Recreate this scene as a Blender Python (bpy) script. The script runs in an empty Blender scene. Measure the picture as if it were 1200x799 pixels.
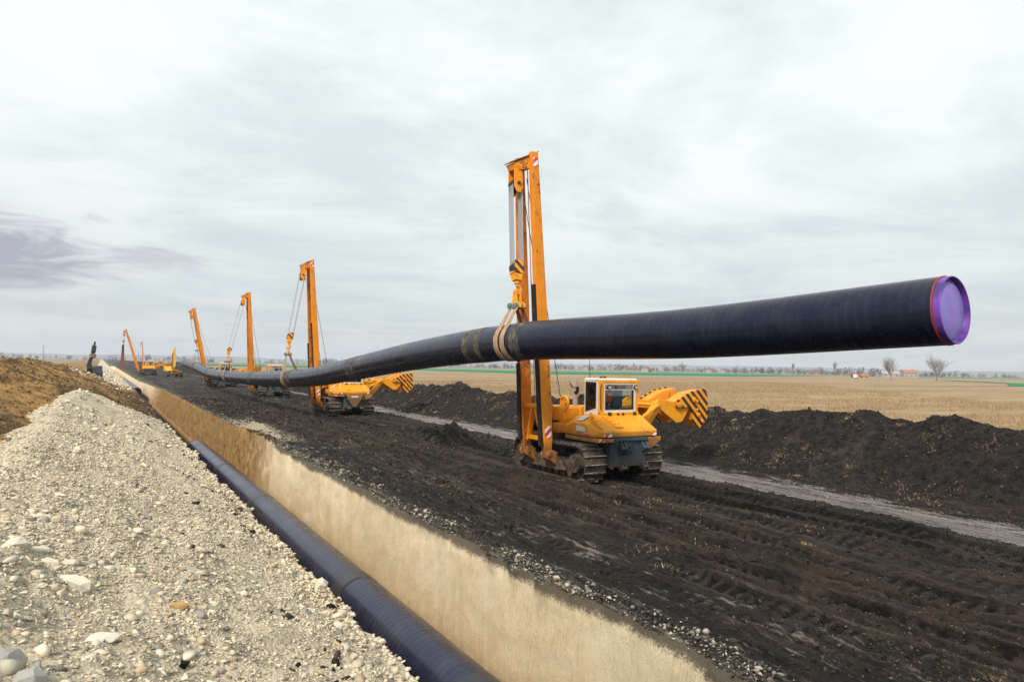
import bpy, bmesh, math, random
import numpy as np
from mathutils import Vector, Matrix, Quaternion
R = math.radians
random.seed(7); rng = np.random.default_rng(7)
SC = bpy.context.scene; COL = SC.collection

# ------------------------------------------------------------------ camera
EYE = Vector((0.0, 0.0, 3.3))
yaw, pitch, roll = R(31.0), R(2.15), R(1.12)
cam_d = bpy.data.cameras.new('camera'); cam_d.sensor_width = 36.0; cam_d.lens = 24.0
cam_d.clip_start = 0.05; cam_d.clip_end = 40000
cam = bpy.data.objects.new('camera', cam_d); COL.objects.link(cam)
fw = Vector((math.sin(yaw)*math.cos(pitch), math.cos(yaw)*math.cos(pitch), math.sin(pitch)))
r0 = Vector((math.cos(yaw), -math.sin(yaw), 0)); u0 = r0.cross(fw)
rt = r0*math.cos(roll) + u0*math.sin(roll); up = rt.cross(fw)
M = Matrix((rt, up, -fw)).transposed().to_4x4(); M.translation = EYE
cam.matrix_world = M
SC.camera = cam
SC.view_settings.view_transform = 'Standard'; SC.view_settings.look = 'None'
SC.view_settings.exposure = 0.40; SC.view_settings.gamma = 1.0
SC.view_settings.use_curve_mapping = False

# ------------------------------------------------------------------ node helper
class NT:
    def __init__(s, nt): s.t = nt
    def n(s, typ, _out=0, _props=None, **kw):
        nd = s.t.nodes.new(typ)
        for k, v in (_props or {}).items(): setattr(nd, k, v)
        for k, v in kw.items():
            key = int(k[1:]) if k[0] == 'i' and k[1:].isdigit() else k.replace('_', ' ')
            s.put(nd.inputs[key], v)
        return nd.outputs[_out]
    def put(s, inp, v):
        if isinstance(v, bpy.types.NodeSocket): s.t.links.new(v, inp)
        elif isinstance(v, (tuple, list)) and inp.type == 'RGBA' and len(v) == 3: inp.default_value = (*v, 1)
        else: inp.default_value = v
    def math(s, op, a, b=0.0, c=0.0, clamp=False):
        return s.n('ShaderNodeMath', 0, dict(operation=op, use_clamp=clamp), i0=a, i1=b, i2=c)
    def vmath(s, op, a, b=(0, 0, 0)):
        return s.n('ShaderNodeVectorMath', 1 if op in ('DOT_PRODUCT', 'LENGTH', 'DISTANCE') else 0, dict(operation=op), i0=a, i1=b)
    def mix(s, f, a, b, mode='MIX'):
        nd = s.t.nodes.new('ShaderNodeMix'); nd.data_type = 'RGBA'; nd.blend_type = mode
        s.put(nd.inputs[0], f); s.put(nd.inputs[6], a); s.put(nd.inputs[7], b); return nd.outputs[2]
    def noise(s, vec, scale, detail=4, rough=.55, dist=0.0):
        return s.n('ShaderNodeTexNoise', 0, None, Vector=vec, Scale=scale, Detail=detail, Roughness=rough, Distortion=dist)
    def ss(s, v, a, b, lo=0.0, hi=1.0):
        nd = s.t.nodes.new('ShaderNodeMapRange'); nd.interpolation_type = 'SMOOTHSTEP'
        for i, x in enumerate((v, a, b, lo, hi)): s.put(nd.inputs[i], x)
        return nd.outputs[0]
    def scale(s, vec, sc):
        return s.n('ShaderNodeMapping', 0, None, Vector=vec, Scale=sc)
    def bump(s, h, strength, dist=.02, normal=None):
        kw = dict(Strength=strength, Distance=dist, Height=h)
        if normal is not None: kw['Normal'] = normal
        return s.n('ShaderNodeBump', 0, None, **kw)

# ------------------------------------------------------------------ sky (world) + sun
SUN_EL, SUN_AZ = R(44), R(236)        # azimuth clockwise from +Y: behind the camera
W = bpy.data.worlds.new('World'); SC.world = W; W.use_nodes = True
w = NT(W.node_tree); W.node_tree.nodes.clear()
sky = w.n('ShaderNodeTexSky', 0, dict(sky_type='NISHITA', sun_disc=False, sun_elevation=SUN_EL, sun_rotation=SUN_AZ, air_density=1.0, dust_density=3.0, ozone_density=1.0))
tc = w.n('ShaderNodeTexCoord')
sp = W.node_tree.nodes.new('ShaderNodeSeparateXYZ'); w.put(sp.inputs[0], tc); dz = sp.outputs[2]
den = w.math('ADD', w.math('MAXIMUM', dz, 0.0), 0.10)
proj = w.n('ShaderNodeCombineXYZ', 0, None, X=w.math('DIVIDE', sp.outputs[0], den), Y=w.math('DIVIDE', sp.outputs[1], den), Z=0.0)
c1 = w.noise(w.n('ShaderNodeMapping', 0, None, Vector=proj, Rotation=(0, 0, R(52)), Scale=(.75, .9, 1)), .85, 9, .60, .35)
c2 = w.noise(proj, .55, 6, .6, .3)
bright = w.ss(c1, .36, .60)
# a thin overcast: white-green cloud sheets, duller toward the horizon
low = w.ss(dz, 0.0, .34)
hor_c = w.mix(low, (6.6, 7.15, 7.2), (9.3, 10.0, 9.7))
gray = w.mix(bright, w.mix(low, (5.6, 6.2, 6.35), (6.9, 7.7, 7.75)), hor_c)
patch = w.math('MULTIPLY', w.ss(c2, .50, .66), w.ss(dz, .02, .12))
gray = w.mix(w.math('MULTIPLY', patch, .30), gray, (5.6, 6.3, 6.8))
# violet-grey cloud bank low at the far end of the trench
def bank(azd, eld, rx, ry, amt):
    az, el = R(azd), R(eld)
    d = Vector((math.sin(az)*math.cos(el), math.cos(az)*math.cos(el), math.sin(el)))
    hx = Vector((math.cos(az), -math.sin(az), 0)); hz = hx.cross(d)
    a = w.math('DIVIDE', w.vmath('DOT_PRODUCT', tc, tuple(hx)), rx)
    b = w.math('DIVIDE', w.math('SUBTRACT', w.vmath('DOT_PRODUCT', tc, tuple(hz)), 0.0), ry)
    rr = w.math('SQRT', w.math('ADD', w.math('MULTIPLY', a, a), w.math('MULTIPLY', b, b)))
    nz = w.noise(w.scale(tc, (5, 5, 26)), 1.4, 6, .62, .8)
    v = w.math('ADD', rr, w.math('MULTIPLY', w.math('SUBTRACT', nz, .5), 2.2))
    front = w.ss(w.vmath('DOT_PRODUCT', tc, tuple(d)), .6, .7)
    return w.math('MULTIPLY', w.math('MULTIPLY', w.ss(v, 1.05, .35), amt), front)
gray = w.mix(bank(-7.0, 7.2, .15, .050, .95), gray, (3.75, 3.85, 4.6))
gray = w.mix(bank(2.5, 7.4, .085, .020, .65), gray, (4.6, 4.8, 5.4))
gray = w.mix(bank(44, 6.3, .08, .012, .35), gray, (5.4, 5.8, 6.2))
skyc = w.mix(.93, sky, gray)
bg = w.n('ShaderNodeBackground', 0, None, Color=skyc, Strength=.085)
W.node_tree.links.new(bg, w.n('ShaderNodeOutputWorld', 0) if False else W.node_tree.nodes.new('ShaderNodeOutputWorld').inputs[0])
sun_d = bpy.data.lights.new('sun', 'SUN'); sun_d.energy = 3.0; sun_d.angle = R(9); sun_d.color = (1.0, .93, .82)
sun = bpy.data.objects.new('sun', sun_d); COL.objects.link(sun)
sdir = Vector((math.sin(SUN_AZ)*math.cos(SUN_EL), math.cos(SUN_AZ)*math.cos(SUN_EL), math.sin(SUN_EL)))
sun.rotation_euler = sdir.to_track_quat('Z', 'Y').to_euler(); sun.location = (0, 0, 60)

# ------------------------------------------------------------------ materials
MATS = {}
def material(name, build):
    if name in MATS: return MATS[name]
    m = bpy.data.materials.new(name); m.use_nodes = True; m.node_tree.nodes.clear()
    t = NT(m.node_tree); surf = build(t)
    o = m.node_tree.nodes.new('ShaderNodeOutputMaterial'); m.node_tree.links.new(surf, o.inputs[0])
    MATS[name] = m; return m
def prin(t, col, rough=.6, bump=None, metal=0.0, spec=.5, **kw):
    d = dict(Base_Color=col, Roughness=rough, Metallic=metal, Specular_IOR_Level=spec)
    if bump is not None: d['Normal'] = bump
    d.update(kw)
    return t.n('ShaderNodeBsdfPrincipled', 0, None, **d)
def gpos(t): return t.n('ShaderNodeNewGeometry', 0)
def opos(t): return t.n('ShaderNodeTexCoord', 3)

def m_paint(col, rough=.42, dirt=.5, rust=0.0, mudz=None):
    def b(t):
        p = opos(t); g = gpos(t)
        n1 = t.noise(p, 3.0, 6, .65); n2 = t.noise(p, 22, 5, .7)
        c = t.mix(t.math('MULTIPLY', t.ss(n1, .38, .75), .30*dirt*2), col, tuple(x*.62 for x in col))
        c = t.mix(t.math('MULTIPLY', t.ss(n2, .60, .74), .55*dirt), c, (.16, .09, .045))
        n4 = t.noise(t.scale(p, (14, 14, 1.6)), 1.0, 4, .6)
        c = t.mix(t.math('MULTIPLY', t.ss(n4, .56, .72), .35*dirt), c, (.22, .12, .05))
        if rust:
            n3 = t.noise(t.scale(p, (2, 2, .8)), 1.3, 8, .75)
            n5 = t.noise(p, 17, 3, .6)
            rm = t.math('MULTIPLY', t.ss(n3, .62-.12*rust, .70-.1*rust), t.ss(n5, .42, .55))
            c = t.mix(rm, c, (.11, .035, .02))
        if mudz:
            z = t.n('ShaderNodeSeparateXYZ', 2, None, Vector=g)
            mm = t.ss(t.math('ADD', z, t.math('MULTIPLY', t.math('SUBTRACT', n1, .5), .9)), mudz[0], mudz[1], 1.0, 0.0)
            c = t.mix(t.math('MULTIPLY', mm, .85), c, (.085, .06, .045))
        return prin(t, c, t.ss(n1, .3, .7, rough, rough+.22), t.bump(n2, .10, .004), spec=.4)
    return b
ORANGE = (.84, .325, .008)
M_OR = material('orange_paint', m_paint(ORANGE, .45, 1.0, .3, (1.05, 1.7)))
M_ORB = material('orange_boom_paint', m_paint((.76, .245, .005), .42, .7, .5, (.55, 1.2)))
M_ORR = material('orange_boom_rusty', m_paint((.68, .19, .006), .5, 1.0, 1.1, (.55, 1.2)))
M_WH = material('white_paint', m_paint((.66, .66, .62), .45, .5))
M_BLUE = material('blue_grey_paint', m_paint((.050, .078, .092), .45, .8, 0, (.35, .9)))
M_GALV = material('sheave_steel', m_paint((.20, .19, .18), .5, .8))
M_EXH = material('exhaust_steel', m_paint((.34, .27, .22), .6, .8))
M_BLK = material('black_rubber', lambda t: prin(t, t.mix(t.ss(t.noise(opos(t), 8, 4), .5, .7), (.012, .012, .013), (.05, .04, .03)), .65, spec=.3))
M_DKM = material('dark_metal', lambda t: prin(t, t.mix(t.noise(opos(t), 6, 5), (.02, .02, .022), (.06, .05, .045)), .5, metal=.3))
M_TEAL = material('teal_paint', m_paint((.10, .20, .22), .5, .6))
M_ROPE = material('wire_rope', lambda t: prin(t, t.mix(t.ss(t.n('ShaderNodeTexWave', 1, dict(bands_direction='Z'), Vector=t.scale(opos(t), (1, 1, 1)), Scale=9, Distortion=1.0), .3, .8), (.20, .20, .21), (.55, .55, .57)), .45, metal=.4))
M_ROPED = material('dark_rope', lambda t: prin(t, (.03, .028, .03), .6))
M_SEAT = material('seat_fabric', lambda t: prin(t, (.10, .14, .20), .8))
def m_sling(t):
    p = opos(t); n1 = t.noise(p, 9, 6, .7); wv = t.noise(t.scale(p, (90, 90, 90)), 1, 2)
    c = t.mix(t.ss(n1, .35, .7), (.42, .285, .18), (.24, .15, .09))
    return prin(t, c, .85, t.bump(wv, .3, .004), spec=.2)
M_SLING = material('webbing_sling', m_sling)
M_SLINGD = material('brown_webbing', lambda t: prin(t, t.mix(t.noise(opos(t), 9, 6, .7), (.26, .10, .055), (.13, .055, .035)), .85, spec=.2))
def m_stripes(t, a=(.76, .27, .01), b=(.014, .013, .012), f=4.6, ang=-45, plane='xz'):
    p = t.n('ShaderNodeSeparateXYZ', 0, None, Vector=opos(t)); s = p.node.outputs
    u = s['X'] if plane == 'xz' else s['Y']
    k = t.math('ADD', t.math('MULTIPLY', u, math.cos(R(ang))*f), t.math('MULTIPLY', s['Z'], -math.sin(R(ang))*f))
    fr = t.math('FRACT', t.math('ADD', k, 50.0))
    n = t.noise(opos(t), 14, 6, .75)
    m = t.math('GREATER_THAN', fr, .5)
    m = t.math('MULTIPLY', m, t.ss(n, .66, .58))
    c = t.mix(m, a, b); c = t.mix(t.math('MULTIPLY', t.ss(n, .60, .70), .5), c, (.25, .14, .06))
    return prin(t, c, .5)
M_STR = material('hazard_stripes', lambda t: m_stripes(t))
M_STRY = material('hazard_stripes_side', lambda t: m_stripes(t, f=6.5, plane='yz'))
M_RW = material('red_white_marker', lambda t: m_stripes(t, (.78, .76, .72), (.62, .035, .02), 5.0, 45))
def m_track(t):
    p = opos(t); n1 = t.noise(p, 5, 6, .7); n2 = t.noise(p, 28, 5, .7)
    c = t.mix(t.ss(n1, .35, .65), (.030, .022, .018), (.115, .078, .055))
    return prin(t, c, .75, t.bump(n2, .5, .02), spec=.35)
M_TRK = material('muddy_track_steel', m_track)
M_GRS = material('worn_grouser', lambda t: prin(t, t.mix(t.ss(t.noise(opos(t), 7, 5, .7), .4, .62), (.42, .39, .37), (.12, .085, .065)), .38, metal=.55))
def m_glass(tint, op):
    def b(t):
        g = t.n('ShaderNodeBsdfGlossy', 0, None, Color=(.9, .95, 1), Roughness=.03)
        tr = t.n('ShaderNodeBsdfTransparent', 0, None, Color=tint)
        return t.n('ShaderNodeMixShader', 0, None, i0=t.n('ShaderNodeFresnel', 0, None, IOR=op), i1=tr, i2=g)
    return b
M_GL = material('cab_glass', m_glass((.88, .93, .92), 1.45))
M_GLD = material('dark_cab_glass', m_glass((.10, .14, .14), 1.6))

def m_pipe(dust_sheen=0.0, base=(.0035, .0045, .012), rng_=.22):
    def b(t):
        p = opos(t); s = t.n('ShaderNodeSeparateXYZ', 1, None, Vector=p)
        uv = t.n('ShaderNodeAttribute', 2, dict(attribute_name='along'))
        rings = t.math('SINE', t.math('MULTIPLY', uv, 2*math.pi/.17))
        r2 = t.noise(t.n('ShaderNodeCombineXYZ', 0, None, X=t.math('MULTIPLY', uv, 9.0)), 1.0, 4, .7)
        n1 = t.noise(p, 1.6, 7, .68); n2 = t.noise(p, 13, 5, .7)
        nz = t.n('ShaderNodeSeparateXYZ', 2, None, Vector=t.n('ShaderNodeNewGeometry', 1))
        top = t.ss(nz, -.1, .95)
        c = t.mix(r2, base, tuple(x*2.1 for x in base))
        dm = t.math('MULTIPLY', t.ss(n1, .46, .74), t.math('ADD', .10+dust_sheen*.5, t.math('MULTIPLY', n2, .25)))
        c = t.mix(t.math('MULTIPLY', dm, t.math('ADD', .25, t.math('MULTIPLY', top, .75))), c, (.10, .10, .075))
        c = t.mix(t.math('MULTIPLY', top, .03+dust_sheen), c, (.045, .045, .11))  # sky sheen painted in: bluish tint on upward-facing coating
        band = t.math('FRACT', t.math('ADD', t.math('MULTIPLY', uv, 1/.17), t.math('MULTIPLY', n1, .5))); c = t.mix(t.math('MULTIPLY', t.math('MULTIPLY', t.ss(band, .70, .95), t.ss(n1, .4, .62)), rng_), c, (.045, .045, .085))
        h = t.math('ADD', t.math('MULTIPLY', rings, .35), t.math('MULTIPLY', r2, 1.0))
        bm = t.bump(h, .18+rng_*.55, .005); bm = t.bump(n2, .12, .003, bm)
        return prin(t, c, t.ss(n1, .3, .7, .20, .36), bm, spec=.42, Specular_Tint=(.66, .70, 1.0, 1))
    return b
M_PIPE = material('black_pipe_coating', m_pipe())
M_PIPEB = material('blue_black_pipe_coating', m_pipe(.06, (.004, .005, .015), .34))
M_SLV = material('weld_sleeve', lambda t: prin(t, t.mix(t.noise(opos(t), 5, 6, .7), (.010, .010, .018), (.030, .030, .040)), .38, t.bump(t.noise(opos(t), 20, 4), .3, .004)))
M_MUDSLV = material('mud_smear', lambda t: prin(t, t.mix(t.ss(t.noise(opos(t), 5, 7, .75), .42, .62), (.018, .018, .024), (.125, .115, .075)), .8))
def m_cap(t):
    p = opos(t); n = t.noise(p, 3.2, 6, .65); n2 = t.noise(p, 18, 4, .7)
    c = t.mix(t.ss(n, .4, .65), (.22, .13, .50), (.21, .19, .52))
    c = t.mix(t.math('MULTIPLY', t.ss(n2, .55, .75), .5), c, (.14, .08, .36))
    return prin(t, c, .45, t.bump(n2, .08, .003))
M_CAP = material('violet_cap', m_cap)
M_CAPD = material('violet_band', lambda t: prin(t, t.mix(t.ss(t.noise(opos(t), 4, 5), .4, .65), (.15, .045, .34), (.06, .025, .17)), .4))
M_RING = material('orange_ring', lambda t: prin(t, (.22, .030, .015), .6))

# ------------------------------------------------------------------ mesh helper
class MB:
    def __init__(s): s.v = []; s.f = []; s.m = []; s.T = Matrix.Identity(4); s.mi = 0; s.pr = []
    def add(s, vs, fs):
        o = len(s.v); s.v += [tuple(s.T @ Vector(p)) for p in vs]
        s.pr.append((o, len(s.v), len(s.f), len(s.f)+len(fs)))
        s.f += [tuple(i+o for i in f) for f in fs]; s.m += [s.mi]*len(fs); return s
    def box(s, c, d, rot=None):
        x, y, z = d[0]/2, d[1]/2, d[2]/2
        vs = [Vector((i, j, k)) for i in (-x, x) for j in (-y, y) for k in (-z, z)]
        if rot is not None: vs = [rot @ p for p in vs]
        vs = [p + Vector(c) for p in vs]
        return s.add(vs, [(0, 1, 3, 2), (4, 6, 7, 5), (0, 4, 5, 1), (2, 3, 7, 6), (0, 2, 6, 4), (1, 5, 7, 3)])
    def bb(s, x0, x1, y0, y1, z0, z1): return s.box(((x0+x1)/2, (y0+y1)/2, (z0+z1)/2), (abs(x1-x0), abs(y1-y0), abs(z1-z0)))
    def beam(s, a, b, wd, ht, ref=(0, 0, 1), w2=None, h2=None):
        a, b = Vector(a), Vector(b); d = (b-a).normalized(); x = d.cross(Vector(ref))
        if x.length < 1e-4: x = d.cross(Vector((1, 0, 0)))
        x.normalize(); y = x.cross(d); w2 = w2 or wd; h2 = h2 or ht; vs = []
        for p, ww, hh in ((a, wd, ht), (b, w2, h2)):
            for i, j in ((-1, -1), (1, -1), (1, 1), (-1, 1)): vs.append(p + x*i*ww/2 + y*j*hh/2)
        return s.add(vs, [(3, 2, 1, 0), (4, 5, 6, 7), (0, 1, 5, 4), (1, 2, 6, 5), (2, 3, 7, 6), (3, 0, 4, 7)])
    def cyl(s, a, b, r, n=16, r2=None):
        a, b = Vector(a), Vector(b); d = (b-a).normalized(); x = d.orthogonal().normalized(); y = d.cross(x); r2 = r if r2 is None else r2
        vs = []
        for p, rr in ((a, r), (b, r2)):
            for i in range(n):
                t = 2*math.pi*i/n; vs.append(p + x*rr*math.cos(t) + y*rr*math.sin(t))
        fs = [(i, (i+1) % n, n+(i+1) % n, n+i) for i in range(n)] + [tuple(range(n))[::-1], tuple(range(n, 2*n))]
        return s.add(vs, fs)
    def tube(s, pts, r, n=8):
        pts = [Vector(p) for p in pts]; vs = []; fs = []; m = len(pts); pn = None
        rs = r if isinstance(r, (list, tuple)) else [r]*m
        for k, p in enumerate(pts):
            d = (pts[min(k+1, m-1)] - pts[max(k-1, 0)]).normalized()
            x = d.orthogonal().normalized() if pn is None else (pn - d*pn.dot(d)).normalized(); pn = x; y = d.cross(x)
            for i in range(n):
                t = 2*math.pi*i/n; vs.append(p + x*rs[k]*math.cos(t) + y*rs[k]*math.sin(t))
        for k in range(m-1):
            for i in range(n): fs.append((k*n+i, k*n+(i+1) % n, (k+1)*n+(i+1) % n, (k+1)*n+i))
        fs += [tuple(range(n))[::-1], tuple(range((m-1)*n, m*n))]
        return s.add(vs, fs)
    def prism(s, poly, ax, a, b):
        # poly in the two other axes, extruded on axis ax from a to b
        def P(u, v, w_): return {'x': (w_, u, v), 'y': (u, w_, v), 'z': (u, v, w_)}[ax]
        n = len(poly); vs = [P(u, v, a) for u, v in poly] + [P(u, v, b) for u, v in poly]
        return s.add(vs, [tuple(range(n))[::-1], tuple(range(n, 2*n))] + [(i, (i+1) % n, n+(i+1) % n, n+i) for i in range(n)])
    def hull(s, pts):
        bm = bmesh.new(); [bm.verts.new(p) for p in pts]
        r = bmesh.ops.convex_hull(bm, input=bm.verts)
        bmesh.ops.dissolve_limit(bm, angle_limit=R(1), verts=bm.verts, edges=bm.edges)
        bm.verts.index_update(); vs = [v.co.copy() for v in bm.verts]; fs = [[v.index for v in f.verts] for f in bm.faces]; bm.free()
        return s.add(vs, fs)
    def lathe(s, prof, c, ax, n=24, closed=True):
        # prof [(r, h)] around axis ax at centre c
        vs = []; fs = []; m = len(prof)
        for r_, h in prof:
            for i in range(n):
                t = 2*math.pi*i/n; a, b = r_*math.cos(t), r_*math.sin(t)
                vs.append(Vector(c) + Vector({'x': (h, a, b), 'y': (a, h, b), 'z': (a, b, h)}[ax]))
        for k in range(m-1):
            for i in range(n): fs.append((k*n+i, k*n+(i+1) % n, (k+1)*n+(i+1) % n, (k+1)*n+i))
        if closed: fs += [tuple(range(n)), tuple(range((m-1)*n, m*n))]
        return s.add(vs, fs)
    def build_each(s, name, mat, parent=None, bevel=0.0, smooth=False, label=None):
        # one object for every piece that touches no other
        B_ = []; 
        for a, b, fa, fb in s.pr:
            P = np.array(s.v[a:b]); B_.append((P.min(0)-.004, P.max(0)+.004))
        n = len(B_); g = list(range(n))
        def find(i):
            while g[i] != i: i = g[i]
            return i
        for i in range(n):
            for j in range(i+1, n):
                if np.all(B_[i][0] <= B_[j][1]) and np.all(B_[j][0] <= B_[i][1]): g[find(j)] = find(i)
        first = None
        for r_ in sorted({find(i) for i in range(n)}):
            m = MB()
            for i in range(n):
                if find(i) == r_:
                    a, b, fa, fb = s.pr[i]; o_ = len(m.v); m.v += s.v[a:b]; m.f += [tuple(q-a+o_ for q in f) for f in s.f[fa:fb]]; m.m += s.m[fa:fb]
            ob = m.build(name, mat, parent, bevel, smooth, label); first = first or ob
        return first
    def build(s, name, mat, parent=None, bevel=0.0, smooth=False, label=None):
        me = bpy.data.meshes.new(name); me.from_pydata(s.v, [], s.f)
        for mm in (mat if isinstance(mat, (list, tuple)) else [mat]): me.materials.append(mm)
        me.polygons.foreach_set('material_index', s.m)
        bm = bmesh.new(); bm.from_mesh(me); bmesh.ops.recalc_face_normals(bm, faces=bm.faces); bm.to_mesh(me); bm.free()
        o = bpy.data.objects.new(name, me); COL.objects.link(o)
        if parent: o.parent = parent
        if smooth: me.polygons.foreach_set('use_smooth', [True]*len(me.polygons)); me.set_sharp_from_angle(angle=R(38))
        if bevel:
            b = o.modifiers.new('bevel', 'BEVEL'); b.width = bevel; b.segments = 2; b.limit_method = 'ANGLE'; b.angle_limit = R(35)
        if label: o['label'] = label
        return o
def tag(o, label=None, cat=None, group=None, kind=None):
    for k, v in (('label', label), ('category', cat), ('group', group), ('kind', kind)):
        if v: o[k] = v
    return o
def empty(name, loc, rz=0):
    o = bpy.data.objects.new(name, None); COL.objects.link(o); o.location = loc; o.rotation_euler = (0, 0, rz); o.empty_display_size = .3
    return o

# ------------------------------------------------------------------ numpy noise
def _h(ix, iy, sd):
    n = (ix.astype(np.int64)*374761393 + iy.astype(np.int64)*668265263 + sd*1442695041) & 0xffffffff
    n = ((n ^ (n >> 13))*1274126177) & 0xffffffff; n = n ^ (n >> 16)
    return (n & 0xffff)/65535.0*2-1
def vn(x, y, sd=0):
    x = np.asarray(x, float); y = np.asarray(y, float)
    ix = np.floor(x); iy = np.floor(y); fx = x-ix; fy = y-iy
    fx = fx*fx*fx*(fx*(fx*6-15)+10); fy = fy*fy*fy*(fy*(fy*6-15)+10)
    a = _h(ix, iy, sd); b = _h(ix+1, iy, sd); c = _h(ix, iy+1, sd); d = _h(ix+1, iy+1, sd)
    return (a*(1-fx)+b*fx)*(1-fy)+(c*(1-fx)+d*fx)*fy
def fbm(x, y, o=5, sd=0, g=.5):
    s = 0; a = 1; t = 0
    for i in range(o):
        s = s + a*vn(x, y, sd+i*17); t += a; a *= g; x, y = x*1.93+y*.37+3.1, y*1.93-x*.37+1.7
    return s/t
def ridged(x, y, o=4, sd=0):
    s = 0; a = 1; t = 0
    for i in range(o):
        s = s + a*(1-2*np.abs(vn(x, y, sd+i*13))); t += a; a *= .5; x, y = x*2.03+1.3, y*2.03+.7
    return s/t
def sst(x, a, b):
    t = np.clip((x-a)/(b-a), 0, 1); return t*t*(3-2*t)

# ------------------------------------------------------------------ terrain shape
def eL(Y): return 2.93 + .14*fbm(Y*.8, Y*0+3, 3, 5)*sst(Y, -5, 3) + .05*fbm(Y*4, Y*0, 2, 8) + .30*sst(Y, 42, 60)
def eR(Y, fine=1.0): return 6.0 + .12*fbm(Y*.45, Y*0+9, 2, 21) + fine*.12*fbm(Y*2.6, Y*0, 5, 22) + .55*sst(Y, 27, 31)*(1-sst(Y, 33, 38)) - .75*sst(Y, 90, 130)
def left_z(X, Y):
    lump = fbm(X*.9, Y*.9, 4, 31)
    xc = -1.0 + .35*fbm(Y*.12, Y*0, 2, 33)
    d = X - xc
    hw = 1.58 + .16*fbm(X*.5, Y*.22, 3, 35) + .42*np.exp(-((Y-34)/5.5)**2)
    wh = np.where(d > 0, hw*(1-np.sqrt(d*d+.03)/3.95), hw*(1-np.sqrt(d*d+.03)/3.6))
    wh = wh*(1-sst(Y, 35.5, 44)) + .15*lump
    wh = np.maximum(wh, .04 + .05*lump)
    mc = -5.6 + .8*fbm(Y*.06, Y*0+5, 2, 41)
    top = 3.25 + .35*fbm(Y*.10, X*.1, 3, 43)
    dd = np.abs(X-mc)
    br = top - .40*np.sqrt(dd*dd+.6) + .30*fbm(X*.55, Y*.4, 4, 45)
    br = br*(.55+.45*sst(Y, 12, 34))*(1-.80*sst(Y, 84, 112))*sst(-X, -3.4, .8) + .05*lump + .10*ridged(X*.9, Y*.7, 4, 46)
    br = np.where(X < mc, np.maximum(br, .1), br)
    fade = sst(X, -20, -12)
    z = np.maximum(wh, br)
    white = sst(wh - br, -.22, .22)
    white = np.maximum(white*(1-sst(Y, 33, 43)), sst(Y, 84, 100)*sst(X, -2.5, 0)*.9)
    z = z*fade + .15*(1-fade)
    rel = 1/(1+np.maximum(Y, 0)*.02)
    z = z + (.075*ridged(X*1.5, Y*1.5, 4, 51)*rel + .05*fbm(X*.8, Y*.8, 2, 55) + .055*ridged(X*4.2, Y*4.2, 3, 52)*rel*(.5+.8*np.clip(vn(X*1.1, Y*1.1, 54)+.3, 0, 1)) + .020*fbm(X*11, Y*11, 2, 53)*rel)*fade
    e = sst(eL(Y)-X, 0.0, .5)
    return z*e + (.0)*(1-e) + .02*(1-e), white
def xt(Y): return 16.35 + .036*np.clip(Y-6, -4, 60) + .15*np.sin(Y*.11)
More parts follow.
